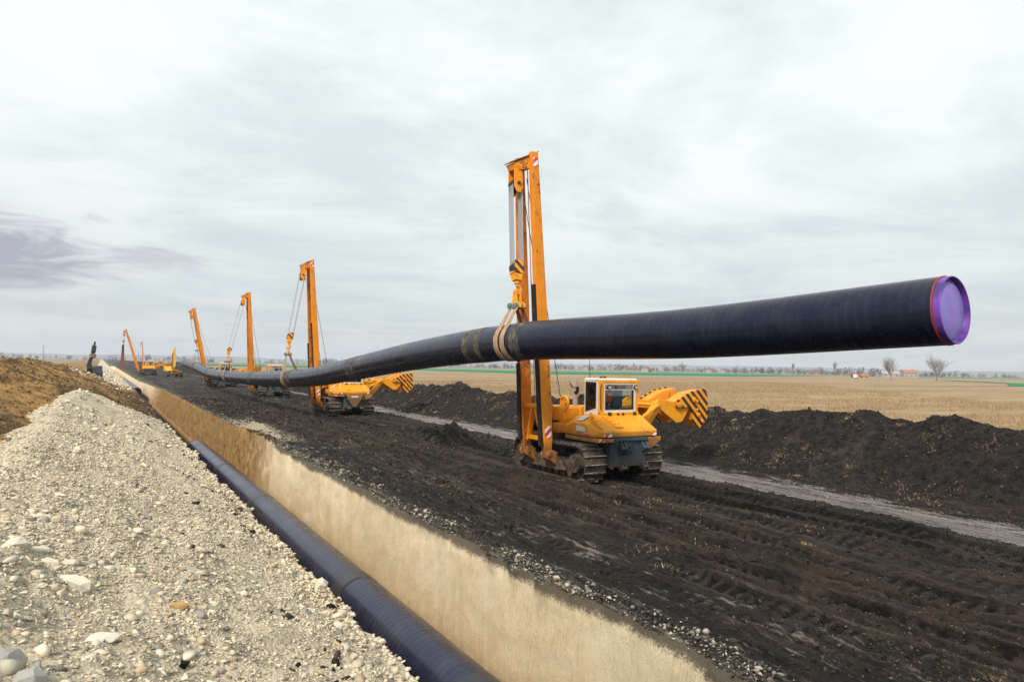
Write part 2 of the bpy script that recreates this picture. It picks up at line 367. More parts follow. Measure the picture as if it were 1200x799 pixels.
def right_z(X, Y):
    z = .085*fbm(X*.55, Y*.22, 4, 61) + .042*ridged(X*1.5, Y*.55, 4, 63) + .020*ridged(X*4.6, Y*1.8, 3, 64) + .036*fbm(X*7, Y*6, 3, 65)
    lum = fbm(X*2.2, Y*2.2, 3, 67); z += .06*np.maximum(lum-.28, 0)*2.0
    rough2 = sst(vn(X*.5, Y*.35, 68), -.1, .5)
    z += rough2*.035*ridged(X*3.4, Y*2.6, 3, 69)
    # ruts and cleat prints
    rv = np.zeros_like(z)
    def rut(xc, wd, dp, cleat=0.0):
        nonlocal z, rv
        d = np.abs(X - xc - .12*np.sin(Y*.21+xc) - .05*vn(Y*.7, Y*0, 71))
        m = 1-sst(d, wd*.55, wd)
        brk = .55+.45*sst(vn(Y*.3, Y*0+xc, 73), -.5, .2)
        z += -dp*m*brk + .45*dp*np.exp(-((d-wd*1.1)/(wd*.3))**2)*brk
        sq = np.sign(np.sin(Y*2*np.pi/.24+.8*vn(X*2, Y*.5, 74)))
        rv = rv + brk*(.6*np.exp(-((d-wd*1.15)/(wd*.3))**2) + .55*m*(sq > 0) - .9*m*(sq < 0))
        if cleat: z += cleat*m*sq*.5*brk
    rut(12.3, .42, .09, .04); rut(14.45, .42, .09, .04)
    rut(9.3, .26, .14, .04); rut(10.15, .22, .17, .04); rut(11.1, .30, .12, .04); rut(8.3, .25, .055, .022); rut(13.5, .2, .07, .02); rut(7.4, .2, .04, .02)
    t = X - xt(Y)
    m = 1-sst(np.abs(t), .65, 1.5)
    z = z*(1-.75*m) - .07*m - .04*np.exp(-((t+.55)/.16)**2) - .05*np.exp(-((t-.45)/.18)**2) + .08*np.exp(-((t+1.15)/.2)**2)*(.5+.5*vn(Y*.9, Y*0, 77)) + .05*np.exp(-((t-1.2)/.2)**2)
    z -= .06*np.exp(-((X-18.6)/.2)**2)
    # dark heap of clods between the machines
    for cx, cy, rr, hh in ((13.3, 26.9, 1.0, .62), (12.4, 28.3, .9, .42), (11.9, 31.0, .8, .35), (12.6, 8.1, .35, .16), (14.6, 8.0, .35, .12)):
        q = ((X-cx)**2+(Y-cy)**2)/(rr*rr); z += hh*np.exp(-q)*(1+.5*fbm(X*2.5, Y*2.5, 3, 79))
    for cx, cy, rx, ry, hh in ((12.9, 6.6, .22, .55, .16), (10.75, 5.35, .16, .45, .15), (11.4, 12.6, .3, .5, .14), (13.2, 12.2, .22, .7, .13)):
        z -= hh*np.exp(-(((X-cx)/rx)**2+((Y-cy)/ry)**2))
    z = z + sst(Y, 60, 90)*(1-sst(Y, 420, 500))*(.9*np.maximum(fbm(X*.16, Y*.06, 3, 87)-.12, 0) + .15*fbm(X*.8, Y*.3, 3, 88))*(1-sst(X, 17, 19))*sst(X, 6.8, 8)
    z -= .55*np.exp(-((Y-34)/3.2)**2)*(1-sst(X-eR(Y), .1, 1.3))
    # lip of the trench
    d = X - eR(Y); z = z + .10*np.exp(-((d-.35)/.25)**2)*(.6+.8*fbm(X*3, Y*1.5, 3, 81))
    z = z*sst(d, -.02, .25)+.02*(1-sst(d, -.02, .25))
    # topsoil berm
    bc = 22.0 + .35*fbm(Y*.15, Y*0, 3, 91)
    hb = 1.85 + .34*fbm(Y*.16, Y*0+4, 4, 93) + .22*fbm(Y*.7, X*.3, 3, 94) - .15*sst(Y, 22, 30)
    bd = np.abs(X-bc)
    wdt = np.where(X < bc, 2.9, 1.9)
    prof = np.clip(1-(bd/wdt), 0, 1); prof = prof*prof*(3-2*prof)*.55 + prof*.45
    bz = hb*prof*(1+.14*fbm(X*.9, Y*.9, 4, 95))
    on = sst(prof, 0, .1)
    bz += on*(.11*fbm(X*1.0, Y*1.0, 4, 97) + .035*ridged(X*2.6, Y*2.6, 3, 98) + .022*fbm(X*7, Y*7, 3, 99))
    fieldz = .22 + .05*fbm(X*.2, Y*.2, 3, 101)
    ff = sst(X, 22.5, 24)
    z = z*(1-sst(X, 18.9, 20)) + bz + ff*fieldz*1.0
    far = sst(X, 23.5, 25)
    global RUTV
    RUTV = rv
    return z*(1-far) + fieldz*far, m

def geom_steps(a, b, s0, g, cap=1e9):
    out = [a]; s = s0
    while out[-1] < b: out.append(out[-1]+s); s = min(s*g, cap)
    out[-1] = b; return np.array(out)
ROWS = np.concatenate([np.arange(-30, -2, 1.0), np.arange(-2, 3.2, .13), np.arange(3.2, 9, .05)])
r_ = [9.0]
while r_[-1] < 320: r_.append(r_[-1]*1.0056)
while r_[-1] < 7000: r_.append(r_[-1]*1.06)
ROWS = np.concatenate([ROWS, np.array(r_)])

def grid_mesh(name, X, Y, Z, attrs, mat, kind='structure', flip=False, cat=None, label=None):
    nr, nc = X.shape
    me = bpy.data.meshes.new(name); nv = nr*nc
    co = np.stack([X, Y, Z], -1).reshape(-1, 3).astype(np.float32)
    me.vertices.add(nv); me.vertices.foreach_set('co', co.ravel())
    i = np.arange(nr-1)[:, None]*nc + np.arange(nc-1)[None, :]
    q = np.stack([i, i+1, i+nc+1, i+nc], -1).reshape(-1, 4)
    nf = len(q); me.loops.add(nf*4); me.polygons.add(nf)
    me.polygons.foreach_set('loop_start', np.arange(nf)*4)
    me.loops.foreach_set('vertex_index', q.ravel().astype(np.int32))
    me.polygons.foreach_set('use_smooth', np.ones(nf, bool))
    me.update(calc_edges=True)
    for k, a in (attrs or {}).items():
        at = me.attributes.new(k, 'FLOAT', 'POINT'); at.data.foreach_set('value', a.ravel().astype(np.float32))
    me.materials.append(mat)
    o = bpy.data.objects.new(name, me); COL.objects.link(o); tag(o, label, cat, None, kind)
    return o

# terrain materials
def m_soil_left(t):
    p = gpos(t)
    wa = t.n('ShaderNodeAttribute', 2, dict(attribute_name='white'))
    nb = t.noise(p, .9, 7, .7); nf_ = t.noise(p, 24, 6, .75); nm = t.noise(p, 5, 6, .7)
    v = t.n('ShaderNodeTexVoronoi', 0, dict(feature='F1'), Vector=p, Scale=22.0)
    wm = t.ss(t.math('ADD', wa, t.math('MULTIPLY', t.math('SUBTRACT', nb, .5), .9)), .40, .60)
    ngr = t.noise(p, 1.9, 7, .72)
    cw = t.mix(nm, (.66, .57, .42), (.48, .41, .30))
    cw = t.mix(t.math('MULTIPLY', t.ss(ngr, .50, .60), .6), cw, (.27, .225, .165))
    cw = t.mix(t.ss(nf_, .52, .68), cw, (.60, .53, .40))
    cw = t.mix(t.math('MULTIPLY', t.ss(nm, .58, .72), .5), cw, (.46, .29, .13))
    cw = t.mix(t.ss(nb, .60, .72), cw, (.30, .28, .27))
    cw = t.mix(t.math('MULTIPLY', t.ss(nf_, .47, .38), .6), cw, (.17, .135, .095))
    cb = t.mix(t.ss(nb, .36, .57), (.085, .052, .023), (.40, .225, .080))
    ng = t.noise(p, .28, 6, .7); cb = t.mix(t.math('MULTIPLY', t.ss(ng, .50, .62), .8), cb, (.040, .030, .020))
    cb = t.mix(t.ss(nm, .54, .66), cb, (.024, .019, .015))
    cb = t.mix(t.math('MULTIPLY', t.ss(nm, .44, .36), .7), cb, (.33, .225, .11))
    cb = t.mix(t.math('MULTIPLY', t.ss(nf_, .6, .74), .7), cb, (.36, .25, .13))
    sx_ = t.n('ShaderNodeSeparateXYZ', 0, None, Vector=p).node.outputs
    edge = t.math('MULTIPLY', t.math('MULTIPLY', t.ss(t.math('ADD', sx_[0], t.math('MULTIPLY', nm, 1.6)), 2.2, 3.0), t.ss(sx_[1], 30, 40)), t.ss(sx_[1], 86, 70))
    cb = t.mix(t.math('MULTIPLY', edge, .85), cb, (.016, .013, .011))
    c = t.mix(wm, cb, cw)
    h = t.math('ADD', t.math('MULTIPLY', nf_, .7), t.math('ADD', nm, t.math('MULTIPLY', v, -.8)))
    return prin(t, c, .92, t.bump(h, .9, .05), spec=.15)
def m_mud(t):
    p = gpos(t); s = t.n('ShaderNodeSeparateXYZ', 0, None, Vector=p).node.outputs
    pa = t.n('ShaderNodeAttribute', 2, dict(attribute_name='pale'))
    st = t.scale(p, (1.0, .28, 1.0))
    nb = t.noise(st, .55, 7, .72); nm = t.noise(st, 2.6, 7, .74); nf_ = t.noise(p, 19, 6, .75); ns = t.noise(t.scale(p, (3.0, .45, 1)), 2.2, 6, .7)
    nx = t.noise(p, 60, 4, .7)
    c = t.mix(t.ss(nm, .36, .66), (.007, .006, .0057), (.030, .0245, .022))
    # trampled straw and brown earth in the traffic lane
    lane = t.math('MULTIPLY', t.ss(s[0], 7.2, 9.3), t.ss(s[0], 14.2, 12.0))
    bm_ = t.math('MULTIPLY', t.ss(t.math('ADD', nb, t.math('MULTIPLY', lane, .10)), .46, .64), t.ss(ns, .40, .62))
    c = t.mix(t.math('MULTIPLY', bm_, .62), c, (.105, .070, .045))
    c = t.mix(t.math('MULTIPLY', t.math('MULTIPLY', t.ss(nf_, .60, .70), t.ss(nb, .42, .6)), .8), c, (.26, .155, .075))
    c = t.mix(t.math('MULTIPLY', t.ss(nf_, .50, .62), .55), c, (.048, .040, .036))
    c = t.mix(t.math('MULTIPLY', t.ss(nf_, .46, .38), .7), c, (.006, .005, .005))
    # smeared white clay near the trench
    near = t.ss(s[0], 9.9, 6.6)
    cl = t.math('MULTIPLY', t.ss(t.math('ADD', ns, t.math('MULTIPLY', nb, .5)), .80, .93), near)
    c = t.mix(t.math('MULTIPLY', cl, .9), c, (.36, .335, .285))
    lip = t.math('MULTIPLY', t.ss(t.math('ADD', s[0], t.math('MULTIPLY', nm, .8)), 7.0, 6.3), t.ss(nf_, .47, .60))
    c = t.mix(t.math('MULTIPLY', lip, .7), c, (.30, .27, .22))
    c = t.mix(t.math('MULTIPLY', t.ss(s[1], 60, 130), t.ss(nb, .56, .66)), c, (.20, .17, .13))
    ru = t.n('ShaderNodeAttribute', 2, dict(attribute_name='rut')); rn = t.math('ADD', ru, t.math('MULTIPLY', t.math('SUBTRACT', nm, .5), 1.6))
    c = t.mix(t.math('MULTIPLY', t.ss(rn, .25, .75), .62), c, (.095, .073, .056))
    c = t.mix(t.math('MULTIPLY', t.ss(rn, -.15, -.6), .85), c, (.006, .005, .0048))
    nl = t.noise(t.scale(p, (4.2, .16, 1)), 1.5, 7, .72)
    c = t.mix(t.math('MULTIPLY', t.ss(nl, .54, .66), .55), c, (.085, .060, .042))
    c = t.mix(t.math('MULTIPLY', t.ss(nl, .46, .36), .7), c, (.006, .005, .0048))
    stp = t.math('MULTIPLY', t.math('MULTIPLY', t.ss(s[1], 28.5, 30.5), t.ss(s[1], 44, 38)), t.ss(t.math('ADD', s[0], t.math('MULTIPLY', nm, 1.0)), 8.3, 7.7))
    c = t.mix(t.math('MULTIPLY', stp, .85), c, t.mix(nf_, (.62, .53, .39), (.42, .34, .23)))
    # wet pale haul track
    pm = t.ss(t.math('ADD', t.math('ADD', pa, t.math('MULTIPLY', t.math('SUBTRACT', ns, .5), 3.2)), t.math('MULTIPLY', t.math('SUBTRACT', nf_, .5), 1.6)), .50, .95)
    c = t.mix(pm, c, t.mix(t.ss(t.math('ADD', t.math('MULTIPLY', nl, .6), t.math('MULTIPLY', nf_, .4)), .42, .58), (.12, .105, .10), (.36, .325, .31)))
    n6 = t.noise(t.scale(p, (1, .6, 1)), 7.5, 7, .78); h = t.math('ADD', t.math('ADD', t.math('MULTIPLY', nf_, .8), t.math('MULTIPLY', n6, 1.2)), t.math('ADD', nm, t.math('MULTIPLY', nx, .35)))
    return prin(t, c, t.ss(nm, .3, .7, .55, .95), t.bump(h, 1.0, .10), spec=.18)
def m_berm(t):
    p = gpos(t); s = t.n('ShaderNodeSeparateXYZ', 0, None, Vector=p).node.outputs
    nb = t.noise(p, .8, 7, .72); nm = t.noise(p, 4.5, 7, .72); nf_ = t.noise(p, 22, 6, .75)
    c = t.mix(t.ss(nm, .36, .66), (.0075, .0062, .006), (.030, .025, .0225))
    c = t.mix(t.math('MULTIPLY', t.ss(nb, .56, .68), .55), c, (.070, .059, .051))
    c = t.mix(t.math('MULTIPLY', t.ss(nf_, .62, .70), .7), c, (.20, .14, .085))
    fd = t.ss(t.math('ADD', s[0], t.math('MULTIPLY', t.math('SUBTRACT', nm, .5), 2.0)), 23.2, 24.0)
    c = t.mix(fd, c, t.mix(nm, (.30, .215, .115), (.17, .13, .065)))
    return prin(t, c, .9, t.bump(t.math('ADD', nm, nf_), .8, .06), spec=.15)
def m_field(t):
    p = gpos(t); s = t.n('ShaderNodeSeparateXYZ', 0, None, Vector=p).node.outputs
    st = t.n('ShaderNodeMapping', 0, None, Vector=p, Rotation=(0, 0, R(-32)), Scale=(.6, 1.0, 1))
    nb = t.noise(st, .022, 7, .68); nm = t.noise(st, .28, 8, .72); nf_ = t.noise(st, 4.5, 7, .78)
    c = t.mix(t.ss(nm, .34, .66), (.235, .16, .09), (.34, .245, .145))
    c = t.mix(t.math('MULTIPLY', t.ss(nf_, .42, .62), .4), c, (.42, .315, .20))
    n7 = t.noise(t.n('ShaderNodeMapping', 0, None, Vector=p, Rotation=(0, 0, R(-32)), Scale=(.10, 1.0, 1)), .075, 8, .75)
    c = t.mix(t.math('MULTIPLY', t.ss(n7, .49, .58), .75), c, (.21, .145, .078))
    c = t.mix(t.math('MULTIPLY', t.ss(n7, .46, .36), .45), c, (.48, .365, .235))
    c = t.mix(t.math('MULTIPLY', t.ss(nb, .52, .66), .5), c, (.20, .15, .075))
    r_ = t.vmath('LENGTH', p)
    far = t.ss(r_, 480, 900)
    c = t.mix(t.math('MULTIPLY', far, .75), c, t.mix(t.ss(nb, .45, .58), (.25, .20, .16), (.12, .15, .10)))
    return prin(t, c, .95, t.bump(nf_, .5, .06), spec=.1)
def m_wall(t):
    p = gpos(t); s = t.n('ShaderNodeSeparateXYZ', 0, None, Vector=p).node.outputs
    nb = t.noise(t.scale(p, (1, .5, .6)), 1.1, 8, .72)
    sk = t.n('ShaderNodeMapping', 0, None, Vector=p, Rotation=(R(16), 0, 0), Scale=(1, 13.0, 1.1))
    nv = t.noise(sk, 2.4, 8, .8)       # slanting bucket-tooth scratches
    nh = t.noise(t.scale(p, (1, .8, 1.6)), 2.0, 8, .75); nf_ = t.noise(p, 30, 7, .78); n3 = t.noise(p, 7, 7, .75)
    c = t.mix(t.ss(nb, .36, .66), (.82, .69, .485), (.72, .585, .39))
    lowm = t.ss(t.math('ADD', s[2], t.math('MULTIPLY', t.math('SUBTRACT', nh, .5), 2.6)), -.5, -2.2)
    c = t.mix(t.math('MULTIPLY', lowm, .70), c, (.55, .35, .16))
    pv = t.math('MULTIPLY', t.ss(nv, .53, .64), t.ss(nb, .44, .56))
    c = t.mix(t.math('MULTIPLY', pv, .62), c, (.42, .25, .10))
    c = t.mix(t.math('MULTIPLY', t.ss(n3, .55, .70), .30), c, (.68, .61, .48))
    c = t.mix(t.math('MULTIPLY', t.math('MULTIPLY', t.ss(nf_, .585, .66), t.ss(nh, .44, .56)), .8), c, (.22, .125, .05))
    nq = t.noise(p, 75, 5, .8); ck = t.noise(t.scale(p, (1, 3.0, 3.0)), 1.6, 9, .85, 1.2)
    c = t.mix(t.math('MULTIPLY', t.ss(nq, .54, .70), .28), c, (.40, .29, .17))
    ckm = t.ss(t.math('ABSOLUTE', t.math('SUBTRACT', ck, .5)), .016, .0)
    c = t.mix(t.math('MULTIPLY', t.math('MULTIPLY', ckm, t.ss(nh, .5, .62)), .7), c, (.25, .16, .08))
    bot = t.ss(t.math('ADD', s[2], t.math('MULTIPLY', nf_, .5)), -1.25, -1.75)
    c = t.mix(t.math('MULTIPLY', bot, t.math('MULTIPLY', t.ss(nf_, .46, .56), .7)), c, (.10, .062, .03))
    topm = t.ss(t.math('ADD', s[2], t.math('ADD', t.math('MULTIPLY', t.math('SUBTRACT', nf_, .5), .35), t.math('MULTIPLY', t.math('SUBTRACT', nb, .5), .45))), -.20, -.08)
    c = t.mix(t.math('MULTIPLY', topm, .9), c, (.075, .062, .05))
    # farther on the cut passes through rusty clay with rooty scratches
    nr = t.noise(t.scale(p, (1, 5.0, 1.2)), 1.7, 8, .8)
    cr = t.mix(t.ss(nr, .38, .64), (.15, .078, .026), (.46, .28, .115))
    cr = t.mix(t.ss(nf_, .58, .7), cr, (.50, .36, .20))
    yy = t.math('ADD', s[1], t.math('MULTIPLY', t.math('SUBTRACT', nb, .5), 14))
    rm = t.math('MULTIPLY', t.ss(yy, 29, 35), t.ss(yy, 105, 85))
    c = t.mix(rm, c, cr)
    fl = t.math('MULTIPLY', t.math('MULTIPLY', t.ss(s[0], 5.7, 5.2), t.ss(s[1], 34, 42)), t.ss(s[1], 120, 100)); c = t.mix(t.math('MULTIPLY', fl, .92), c, (.020, .015, .011))  # shade deep in the far trench painted into floor and left wall
    h = t.math('ADD', t.math('MULTIPLY', nv, 1.3), t.math('ADD', t.math('MULTIPLY', nf_, .6), t.math('MULTIPLY', n3, .6)))
    return prin(t, c, .9, t.bump(h, .85, .05), spec=.15)
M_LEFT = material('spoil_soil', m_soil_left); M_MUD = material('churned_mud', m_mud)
M_BERM = material('dark_topsoil', m_berm); M_FIELD = material('dry_grassland', m_field); M_WALL = material('clay_cut', m_wall)

def region(name, side, D, mask, mat, label=None, rows=None):
    rows = ROWS if rows is None else rows
    Yg, Dg = np.meshgrid(rows, D, indexing='ij')
    if side == 'L': Xg = eL(Yg) - Dg; Z, a = left_z(Xg, Yg); k = 'white'; Xg, Yg, Z, a = (q[:, ::-1] for q in (Xg, Yg, Z, a))
    else: Xg = eR(Yg) + Dg; Z, a = right_z(Xg, Yg); k = 'pale'
    at_ = {k: a}
    if side == 'R': at_['rut'] = RUTV
    return grid_mesh(name, Xg, Yg, Z, at_, mat)
DL = np.concatenate([np.arange(0, 4.5, .042), np.arange(4.5, 9.001, .075), [9.0]]); r_near = ROWS[ROWS <= 41.5]; r_far = np.concatenate([[r_near[-1]], ROWS[ROWS > 41.5]])
region('spoil_heap_ground', 'L', DL, None, M_LEFT, rows=r_near)
region('earth_mound_ground', 'L', DL, None, M_LEFT, rows=r_far)
region('earth_bank_ground', 'L', geom_steps(9.0, 24, .12, 1.05), None, M_LEFT)
region('far_field_ground', 'L', geom_steps(24, 7000, 2, 1.12), None, M_FIELD)
region('mud_ground', 'R', np.concatenate([np.arange(0, 13.2, .06), [13.2]]), None, M_MUD)
region('topsoil_berm_ground', 'R', np.concatenate([np.arange(13.2, 18.4, .085), [18.4]]), None, M_BERM)
region('field_ground', 'R', geom_steps(18.4, 7000, .25, 1.055), None, M_FIELD)

# trench: left wall, floor, right wall as one sheet
def trench():
    Y = ROWS; L = eL(Y); RL = eR(Y); R0 = eR(Y, 0.0); cols = []
    zl = np.linspace(.02, -2.3, 16); fl = np.linspace(0, 1, 14)[1:-1]; zr = np.linspace(-2.3, .02, 44)
    for z in zl: cols.append((L + .10*(z/2.3)*-1 + .07*fbm(Y*1.1, Y*0+z*1.4, 3, 111), np.full_like(Y, z) if z > -2.29 else np.full_like(Y, -2.32)))
    for a in fl: cols.append(((L+.12)*(1-a)+(R0-.30)*a, -2.33+.07*fbm(Y*1.3, Y*0+a*5, 4, 113)))
    for z in zr:
        k = (z+2.3)/2.32; fz_ = float(sst(np.array(z), -.30, .0)); Rr = R0*(1-fz_)+RL*fz_
        dx = .05*fbm(Y*.6, Y*0+z*.9, 4, 115) + .018*ridged((Y-z*.3)*2.6, Y*0+z*.35, 3, 116) + .022*fbm(Y*3+z*1.1, Y*.5+z*3.0, 4, 117)
        lipn = .10*sst(np.array(z), -.35, .02)
        w_ = sst(np.array(z), .02, -.10)
        rough = sst(Y, 30, 34)*(1-sst(Y, 95, 110))*(.10*fbm(Y*3.3, Y*0+z*1.1, 4, 119))
        cols.append((Rr - .26*(1-k) - .03 + w_*(dx+rough) + .03*sst(np.array(z), -.15, .02), np.full_like(Y, z)))
    # pin the lips to the neighbouring ground
    cols[0] = (L, cols[0][1]); cols[-1] = (RL, cols[-1][1])
    X = np.stack([c[0] for c in cols], 1); Z = np.stack([c[1] for c in cols], 1)
    # the trench runs out far away
    Z = Z*(1-sst(Y, 300, 360))[:, None]+.0*Z
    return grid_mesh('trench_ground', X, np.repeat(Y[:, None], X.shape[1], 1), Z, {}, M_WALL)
trench()

# ------------------------------------------------------------------ scattered stones / clods
def ico(sub):
    bm = bmesh.new(); bmesh.ops.create_icosphere(bm, subdivisions=sub, radius=1)
    v = np.array([x.co[:] for x in bm.verts]); f = np.array([[q.index for q in x.verts] for x in bm.faces]); bm.free(); return v, f
ICO1, ICO2 = 7, 10
def rock_variant(base, cuts=8, rough=.12, lo=.62, hi=1.12):
    npt = base
    while True:
        p = rng.standard_normal((npt, 3)); p /= np.linalg.norm(p, axis=1)[:, None]; p *= rng.uniform(lo, hi, (npt, 1))
        bm = bmesh.new(); [bm.verts.new(q) for q in p]; r_ = bmesh.ops.convex_hull(bm, input=bm.verts)
        bmesh.ops.delete(bm, geom=[g for g in bm.verts if not g.link_faces], context='VERTS'); bmesh.ops.triangulate(bm, faces=bm.faces)
        bm.verts.index_update(); v = np.array([x.co[:] for x in bm.verts]); f = np.array([[q.index for q in x.verts] for x in bm.faces]); bm.free()
        if len(f) >= 6: return v, f
def rand_rot(n):
    q = rng.standard_normal((n, 4)); q /= np.linalg.norm(q, axis=1)[:, None]; a, b, c, d = q.T
    return np.stack([1-2*(c*c+d*d), 2*(b*c-a*d), 2*(b*d+a*c), 2*(b*c+a*d), 1-2*(b*b+d*d), 2*(c*d-a*b), 2*(b*d-a*c), 2*(c*d+a*b), 1-2*(b*b+c*c)], -1).reshape(-1, 3, 3)
def scatter(name, pts, sizes, mat, base, cuts, label, cat, flat=(.5, .85), smooth=False, link=True, rough=.12):
    V = []; F = []; off = 0; n = len(pts)
    vari = [rock_variant(base) for _ in range(14)]; which = rng.integers(0, 14, n)
    for k, (v, f) in enumerate(vari):
        idx = np.where(which == k)[0]; m = len(idx)
        if not m: continue
        sc = np.stack([np.ones(m), rng.uniform(.45, 1, m), rng.uniform(*flat, m)], 1)*sizes[idx][:, None]
        q = v[None]*sc[:, None, :]
        # tumble mostly about the vertical so the flat side rests on the slope
        a = rng.uniform(0, 2*np.pi, m); ca, sa = np.cos(a), np.sin(a); Z = np.zeros(m); O = np.ones(m)
        Rz = np.stack([ca, -sa, Z, sa, ca, Z, Z, Z, O], -1).reshape(-1, 3, 3)
        tl = rng.normal(0, .38, m); ct, st = np.cos(tl), np.sin(tl)
        Rx = np.stack([O, Z, Z, Z, ct, -st, Z, st, ct], -1).reshape(-1, 3, 3)
        q = np.einsum('nij,nkj->nki', Rz@Rx, q) + pts[idx][:, None, :]
        V.append(q.reshape(-1, 3)); F.append((f[None]+(np.arange(m)*len(v))[:, None, None]+off).reshape(-1, 3)); off += m*len(v)
    V = np.concatenate(V).astype(np.float32); F = np.concatenate(F).astype(np.int32)
    me = bpy.data.meshes.new(name); me.vertices.add(len(V)); me.vertices.foreach_set('co', V.ravel())
    me.loops.add(F.size); me.polygons.add(len(F)); me.polygons.foreach_set('loop_start', np.arange(len(F))*3)
    me.loops.foreach_set('vertex_index', F.ravel()); me.update(calc_edges=True); me.materials.append(mat)
    o = bpy.data.objects.new(name, me); COL.objects.link(o)
    return tag(o, label, cat, None, 'stuff')
def m_rock(pal, jit=.5, bumpd=.01, fs=30):
    def b(t):
        r_ = t.n('ShaderNodeNewGeometry', 8); p = gpos(t)
        cr = t.t.nodes.new('ShaderNodeValToRGB'); e = cr.color_ramp; e.interpolation = 'LINEAR'
        for i, (x, c) in enumerate(pal):
            el = e.elements[i] if i < 2 else e.elements.new(x)
            el.position = x; el.color = (*c, 1)
        t.put(cr.inputs[0], r_)
        n = t.noise(p, fs, 6, .72); n2 = t.noise(p, 7, 5, .7)
        c = t.mix(t.math('MULTIPLY', t.ss(n, .52, .70), jit), cr.outputs[0], tuple(x*.45 for x in pal[1][1]))
        c = t.mix(t.math('MULTIPLY', t.ss(n2, .55, .68), jit*.7), c, (.44, .30, .15) if pal[0][1][0] > .2 else (.09, .055, .03))
        return prin(t, c, .9, t.bump(n, .6, bumpd), spec=.15)
    return b
M_ROCK = material('limestone_rubble', m_rock([(0, (.76, .68, .53)), (.25, (.64, .55, .41)), (.5, (.50, .42, .31)), (.68, (.70, .62, .48)), (.82, (.47, .33, .18)), (.88, (.34, .31, .27)), (.94, (.17, .15, .125)), (1, (.58, .53, .43))]))
M_CLOD = material('mud_clods', m_rock([(0, (.008, .007, .0065)), (.40, (.018, .015, .0135)), (.70, (.050, .041, .036)), (.90, (.085, .064, .046)), (1, (.19, .125, .07))], .4))
M_WCLOD = material('white_clay_clods', m_rock([(0, (.46, .43, .35)), (.14, (.40, .36, .29)), (.24, (.10, .085, .07)), (.6, (.025, .021, .019)), (1, (.06, .05, .042))], .35))
M_BCLOD = material('brown_clods', m_rock([(0, (.05, .036, .022)), (.4, (.20, .12, .045)), (.7, (.32, .20, .085)), (.85, (.04, .032, .026)), (1, (.32, .24, .14))], .5))

def place_left(X, Y, sz, sink=.25):
    z, a = left_z(X, Y); return np.stack([X, Y, z+sz*(.35-sink)], 1), a
def sizes_pl(n, a, b, e=2.2):
    u = rng.random(n); return (a**(1-e)+u*(b**(1-e)-a**(1-e)))**(1/(1-e))
def spoil():
    # rubble over the white heap, finer and denser near the camera
    n = 270000; Y = 1.2 + 42*rng.random(n)**2.2; X = rng.uniform(-4.6, 2.93, n)
    ok = (X > -.125*Y-1.0); X, Y = X[ok], Y[ok]; n = len(X)
    lo = np.maximum(.008, .0018*Y); sz = sizes_pl(n, 1, 8, 2.5)*lo
    P, a = place_left(X, Y, sz); keep = (a > .35) & (X < eL(Y)-.01) & (sz < .05)
    pk = vn(X*1.7, Y*1.7, 211)+.6*vn(X*4.5, Y*4.5, 212); keep &= pk > -.62+.5*(rng.random(n)-.5)
    scatter('limestone_rubble', P[keep], sz[keep], M_ROCK, ICO1, 1, 'small pale limestone rubble covering the near spoil heap', 'rubble', flat=(.2, .7), rough=.22)
    n = 21000; Y = 1.5 + 40*rng.random(n)**2.0; X = rng.uniform(-4.2, 2.9, n); ok = (X > -.125*Y-1.0); X, Y = X[ok], Y[ok]; n = len(X)
    sz = sizes_pl(n, .020, .115, 2.5)*(1+Y*.015); P, a = place_left(X, Y, sz, .3); pk = vn(X*1.3, Y*.9, 221)+.5*vn(X*3.5, Y*3.5, 222); keep = (a > .35) & (X < eL(Y)-.02) & (pk > -.25+.5*(X > 1.2)+.6*(rng.random(n)-.5))
    scatter('limestone_chunks', P[keep], sz[keep], M_ROCK, ICO2, 10, 'fist sized angular limestone chunks lying over the pale heap', 'rubble', flat=(.25, .75), rough=.08)
    # broken edge of heap above the pipe
    n = 2600; Y = 2+40*rng.random(n)**1.3; X = eL(Y) - np.abs(rng.normal(0, .30, n)) + .02; sz = sizes_pl(n, .02, .10, 2.0)
    P, a = place_left(X, Y, sz, .15)
    scatter('edge_rubble', P, sz, M_ROCK, ICO2, 9, 'loose limestone lumps along the left lip of the trench', 'rubble', rough=.08)
    n = 26000; Y = 22+95*rng.random(n)**1.3; X = rng.uniform(-11, 3, n); sz = sizes_pl(n, .025, .22, 2.5)*(.5+Y/90)
    P, a = place_left(X, Y, sz, .25); keep = (a < .5) & (X < eL(Y)-.05)
    scatter('brown_soil_clods', P[keep], sz[keep], M_BCLOD, ICO1, 4, 'brown and black clods strewn over the excavated earth mound', 'soil')
spoil()
def far_spoil():
    n = 3800; Y = 80+130*rng.random(n); X = rng.uniform(-3, 3, n); sz = sizes_pl(n, .06, .40, 2.3); P, a = place_left(X, Y, sz, .2)
    scatter('far_spoil_lumps', P, sz, M_ROCK, ICO1, 1, 'pale broken clay heaped beside the far stretch of the trench', 'rubble')
def black_lumps():
    n = 1500; Y = 3+36*rng.random(n)**1.3; X = eL(Y) - .1 - np.abs(rng.normal(0, .8, n)); k = vn(X*1.6, Y*1.1, 241)+.4*vn(X*5, Y*5, 242) > .35; X, Y = X[k], Y[k]
    sz = sizes_pl(len(X), .02, .12, 2.2); P, a = place_left(X, Y, sz, .2); scatter('black_soil_lumps', P, sz, M_CLOD, ICO2, 5, 'black soil lumps mixed into the pale heap near the trench', 'soil')
black_lumps()
far_spoil()
